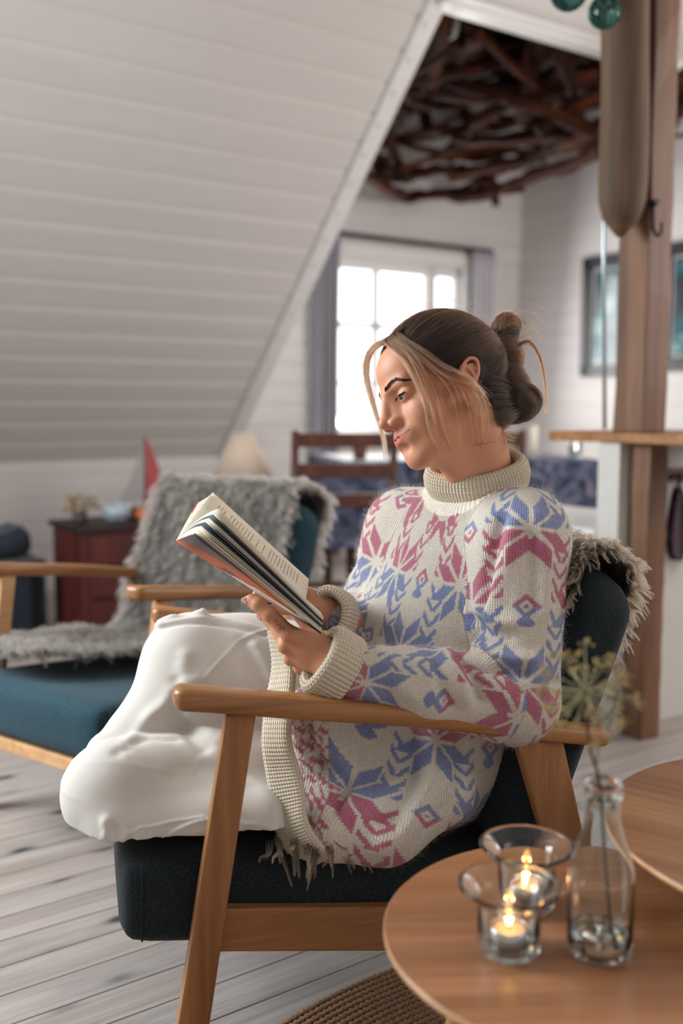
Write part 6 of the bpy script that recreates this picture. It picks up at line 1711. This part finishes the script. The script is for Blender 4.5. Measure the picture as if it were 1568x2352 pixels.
# thin drawn lines on the skin: a squiggle at the base of the forefinger and a line of script on the neck
def skin_line(px, verts, rad, mat, name):
    pv = to_px(verts); nv = []
    for a_, b_ in px:
        d = ((pv - [a_, b_]) ** 2).sum(1); c_ = np.where(d < 16)[0]
        if len(c_): k_ = c_[np.argmin(verts[c_, 1])]; q = ap(a_, b_, verts[k_, 1] - .0002); nv.append(tuple(q))
    if len(nv) > 2: MB().tube(spline(nv, len(nv) * 4), rad, 5).build(name, mat, wo, smooth=True, label='fine reddish line tattoo')
skin_line([(628, 1428), (633, 1424), (637, 1428), (634, 1433), (639, 1436), (644, 1432), (643, 1439), (640, 1444), (647, 1443), (651, 1439), (652, 1447)], lv, .0005, plain('red_ink', 'a8493e', .6), 'tattoo')
skin_line([(1088, 1026), (1094, 1012), (1097, 1024), (1101, 1019), (1105, 1023), (1108, 1014), (1110, 1021), (1116, 1018), (1120, 1020), (1127, 1014), (1138, 1015)], h2w(HV), .00025, plain('dark_ink', '8a5a48', .6), 'tattoo')
# ================================================================== sheepskins: hide and real wool locks
def wool_mat(name, root, tip, mid=None):
    return hair_mat(name, root, tip, .45, .6, mid)
def sheepskin(name, label, M, path, wfun, hide_mat, wool, nlocks, per, length, rad, droop=.5, seed=1, filt=None, th=.008, spread=1.0):
    rs = np.random.default_rng(seed)
    r = empty(name, label=label, cat='sheepskin'); c0 = M @ Vector((path[0][0], .27, path[0][1])); place(r, Matrix.Translation(c0))
    ns, nw = 60, 24
    pp = spline([(a, 0, b) for a, b in path], ns); s = np.linspace(0, 1, ns)
    G_ = np.zeros((ns, nw, 3))
    tg = np.gradient(pp, axis=0); tg /= np.linalg.norm(tg, axis=1, keepdims=True); nr_ = np.stack([-tg[:, 2], 0 * s, tg[:, 0]], 1)
    for i in range(ns):
        w0, w1 = wfun(s[i])
        for j in range(nw):
            t = j / (nw - 1); w = w0 + (w1 - w0) * t + .008 * math.sin(s[i] * 25 + (0 if j < nw / 2 else 2)) * abs(2 * t - 1) ** 3
            G_[i, j] = pp[i] + [0, w, 0] + nr_[i] * (.004 * math.sin(s[i] * 31 + t * 7) + .003 * math.sin(t * 19 + s[i] * 11))
    Mn = np.array(M)
    def tw(p): return p @ Mn[:3, :3].T + Mn[:3, 3]
    idx = np.arange(ns * nw).reshape(ns, nw); f = np.stack([idx[:-1, :-1], idx[1:, :-1], idx[1:, 1:], idx[:-1, 1:]], -1).reshape(-1, 4)
    me = np_mesh('hide', tw(G_.reshape(-1, 3)), f); h = link('hide', me, hide_mat, r); md = h.modifiers.new('t', 'SOLIDIFY'); md.thickness = th; md.offset = 0
    # locks
    K = 9; out_ = []
    sgn = -1.0
    N = nlocks; a = rs.random(N) * (ns - 1.001); b = rs.random(N) ** 1.0 * (nw - 1.001)
    # more locks along the rims
    rim = rs.random(N) < .25; b[rim] = np.where(rs.random(rim.sum()) < .5, rs.random(rim.sum()) * 1.2, nw - 1.001 - rs.random(rim.sum()) * 1.2)
    ia, ib = a.astype(int), b.astype(int); fa, fb = (a - ia)[:, None], (b - ib)[:, None]
    base = (G_[ia, ib] * (1 - fa) + G_[np.minimum(ia + 1, ns - 1), ib] * fa) * (1 - fb) + (G_[ia, np.minimum(ib + 1, nw - 1)] * (1 - fa) + G_[np.minimum(ia + 1, ns - 1), np.minimum(ib + 1, nw - 1)] * fa) * fb
    nrm = nr_[ia] * sgn
    edge = (b / (nw - 1)) * 2 - 1
    d0 = nrm * .8 + rs.normal(0, .45, (N, 3)); d0[:, 1] += edge * np.abs(edge) ** 3 * 1.2
    d0 /= np.linalg.norm(d0, axis=1, keepdims=True)
    L = length * rs.uniform(.65, 1.25, N)
    t = np.linspace(0, 1, K)
    side = np.cross(d0, rs.normal(0, 1, (N, 3))); side /= np.linalg.norm(side, axis=1, keepdims=True)
    for q in range(per):
        j0 = rs.normal(0, length * .07 * spread, (N, 3)); j1 = rs.normal(0, length * .045 * spread, (N, 3))
        ph = rs.random(N) * 6.28
        cen = base[:, None] + d0[:, None] * (L[:, None] * t)[..., None] + np.array([0, 0, -1.0]) * (droop * L[:, None] * t ** 2)[..., None] + side[:, None] * (length * .10 * np.sin(t * 9 + ph[:, None] * .3))[..., None]
        out_.append(cen + (j0[:, None] * (1 - t)[None, :, None] + j1[:, None] * (.35 + .3 * np.sin(t * 3.14))[None, :, None]))
    pts = np.concatenate(out_)
    strands('wool', tw(pts), rad, wool, r, kind='stuff'); return r
WB = wool_mat('brown_wool_locks', '120d09', '7d6a55', '3c2f24'); WG = wool_mat('grey_wool_locks', '35302b', '8a8177', '5c554e')
def backp(x, z, a=math.radians(20)): return (.508 + x * math.cos(a) + z * math.sin(a), .305 + z * math.cos(a) - x * math.sin(a))
path = [backp(.068, .36), backp(.070, .42), backp(.052, .478), backp(.0, .494), backp(-.050, .478), backp(-.068, .40), backp(-.068, .25), backp(-.072, .10), (.40, .355), (.30, .372), (.18, .388), (.10, .398)]
def wf(s):
    w0 = .10 if s < .18 else (.10 - (s - .18) * .6 if s < .30 else (.03 if s < .58 else .13))
    return w0, (.50 if s < .75 else .46)
sheepskin('brown_sheepskin', 'shaggy brown sheepskin over the dark armchair behind and under the woman', CM, path, wf, WOOLB, WB, 2600, 13, .036, .00022, .55, 3)
# the corner of the hide that hangs over the near side of the seat
def tuft(name, pts, dirs, n, per, L, mat, par, seed, rad=.00022):
    rs = np.random.default_rng(seed); out_ = []; t = np.linspace(0, 1, 10)
    pts = np.array(pts); k = rs.random(n) * (len(pts) - 1.001); i = k.astype(int); fr = (k - i)[:, None]; base = pts[i] * (1 - fr) + pts[i + 1] * fr + rs.normal(0, .004, (n, 3))
    d = np.array(dirs) + rs.normal(0, .38, (n, 3)); d /= np.linalg.norm(d, axis=1, keepdims=True); l = L * rs.uniform(.5, 1.2, n); sd = rs.normal(0, 1, (n, 3)); 
    for q in range(per):
        j0 = rs.normal(0, .0030, (n, 1, 3)); conv = (1 - .75 * t)[None, :, None]
        out_.append(base[:, None] + d[:, None] * (l[:, None] * t)[..., None] + sd[:, None] * (.004 * np.sin(t * 5))[None, :, None] + np.array([0, 0, -1.]) * (.35 * l[:, None] * t ** 2)[..., None] + j0 * conv)
    return strands(name, np.concatenate(out_), rad, mat, par, kind='stuff')
_bs = [o for o in S.objects if o.name.startswith('brown_sheepskin')][0]
cw = lambda l, w, z: A_(C(l, w, z))
vN = -A_(Vector((-0.2361, 0.9717, 0)))
tuft('hanging_wool', [cw(.125, .03, .375), cw(.165, .010, .368), cw(.21, .010, .362), cw(.25, .03, .36)], vN * .7 + [0, 0, -.45], 26, 26, .042, WB, _bs, 5)
tuft('hanging_wool', [ap(1246, 1440, 1.60), ap(1262, 1520, 1.585), ap(1250, 1600, 1.57), ap(1225, 1690, 1.56)], np.array([.8, -.5, -.3]), 80, 22, .034, WB, _bs, 7)
# grey sheepskin on the empty armchair
path = [backp(.070, .30), backp(.074, .42), backp(.052, .486), backp(.0, .505), backp(-.055, .486), backp(-.074, .40), backp(-.074, .25), backp(-.080, .09), (.39, .375), (.28, .398), (.14, .412), (.02, .425), (-.05, .430)]
def wf2(s): return (.045 if s < .5 else .045 + (s - .5) * .62), (.545 if s < .5 else .545 + .02 * s)
sheepskin('grey_sheepskin', 'long grey sheepskin draped over the teal armchair', TM, path, wf2, WOOLG, WG, 3600, 12, .036, .00035, .6, 9, spread=3.0)
# fluff on the sweater: fine wool ends standing off the knit
nn_ = len(v_sw); pick = R.integers(0, nn_, 48000); pick = pick[n_sw[pick, 1] < .35]
t = np.linspace(0, 1, 6); N = len(pick); d = n_sw[pick] + R.normal(0, .55, (N, 3)); L = R.uniform(.002, .008, N); sd = R.normal(0, 1, (N, 3))
fz = v_sw[pick][:, None] + d[:, None] * (L[:, None] * t)[..., None] + sd[:, None] * (L[:, None] * .5 * np.sin(t * 4))[..., None]
strands('wool_fuzz', fz, .000035, hair_mat('wool_fuzz', 'e8dfd4', 'e8dfd4', .1, .7), SWO, kind='stuff')
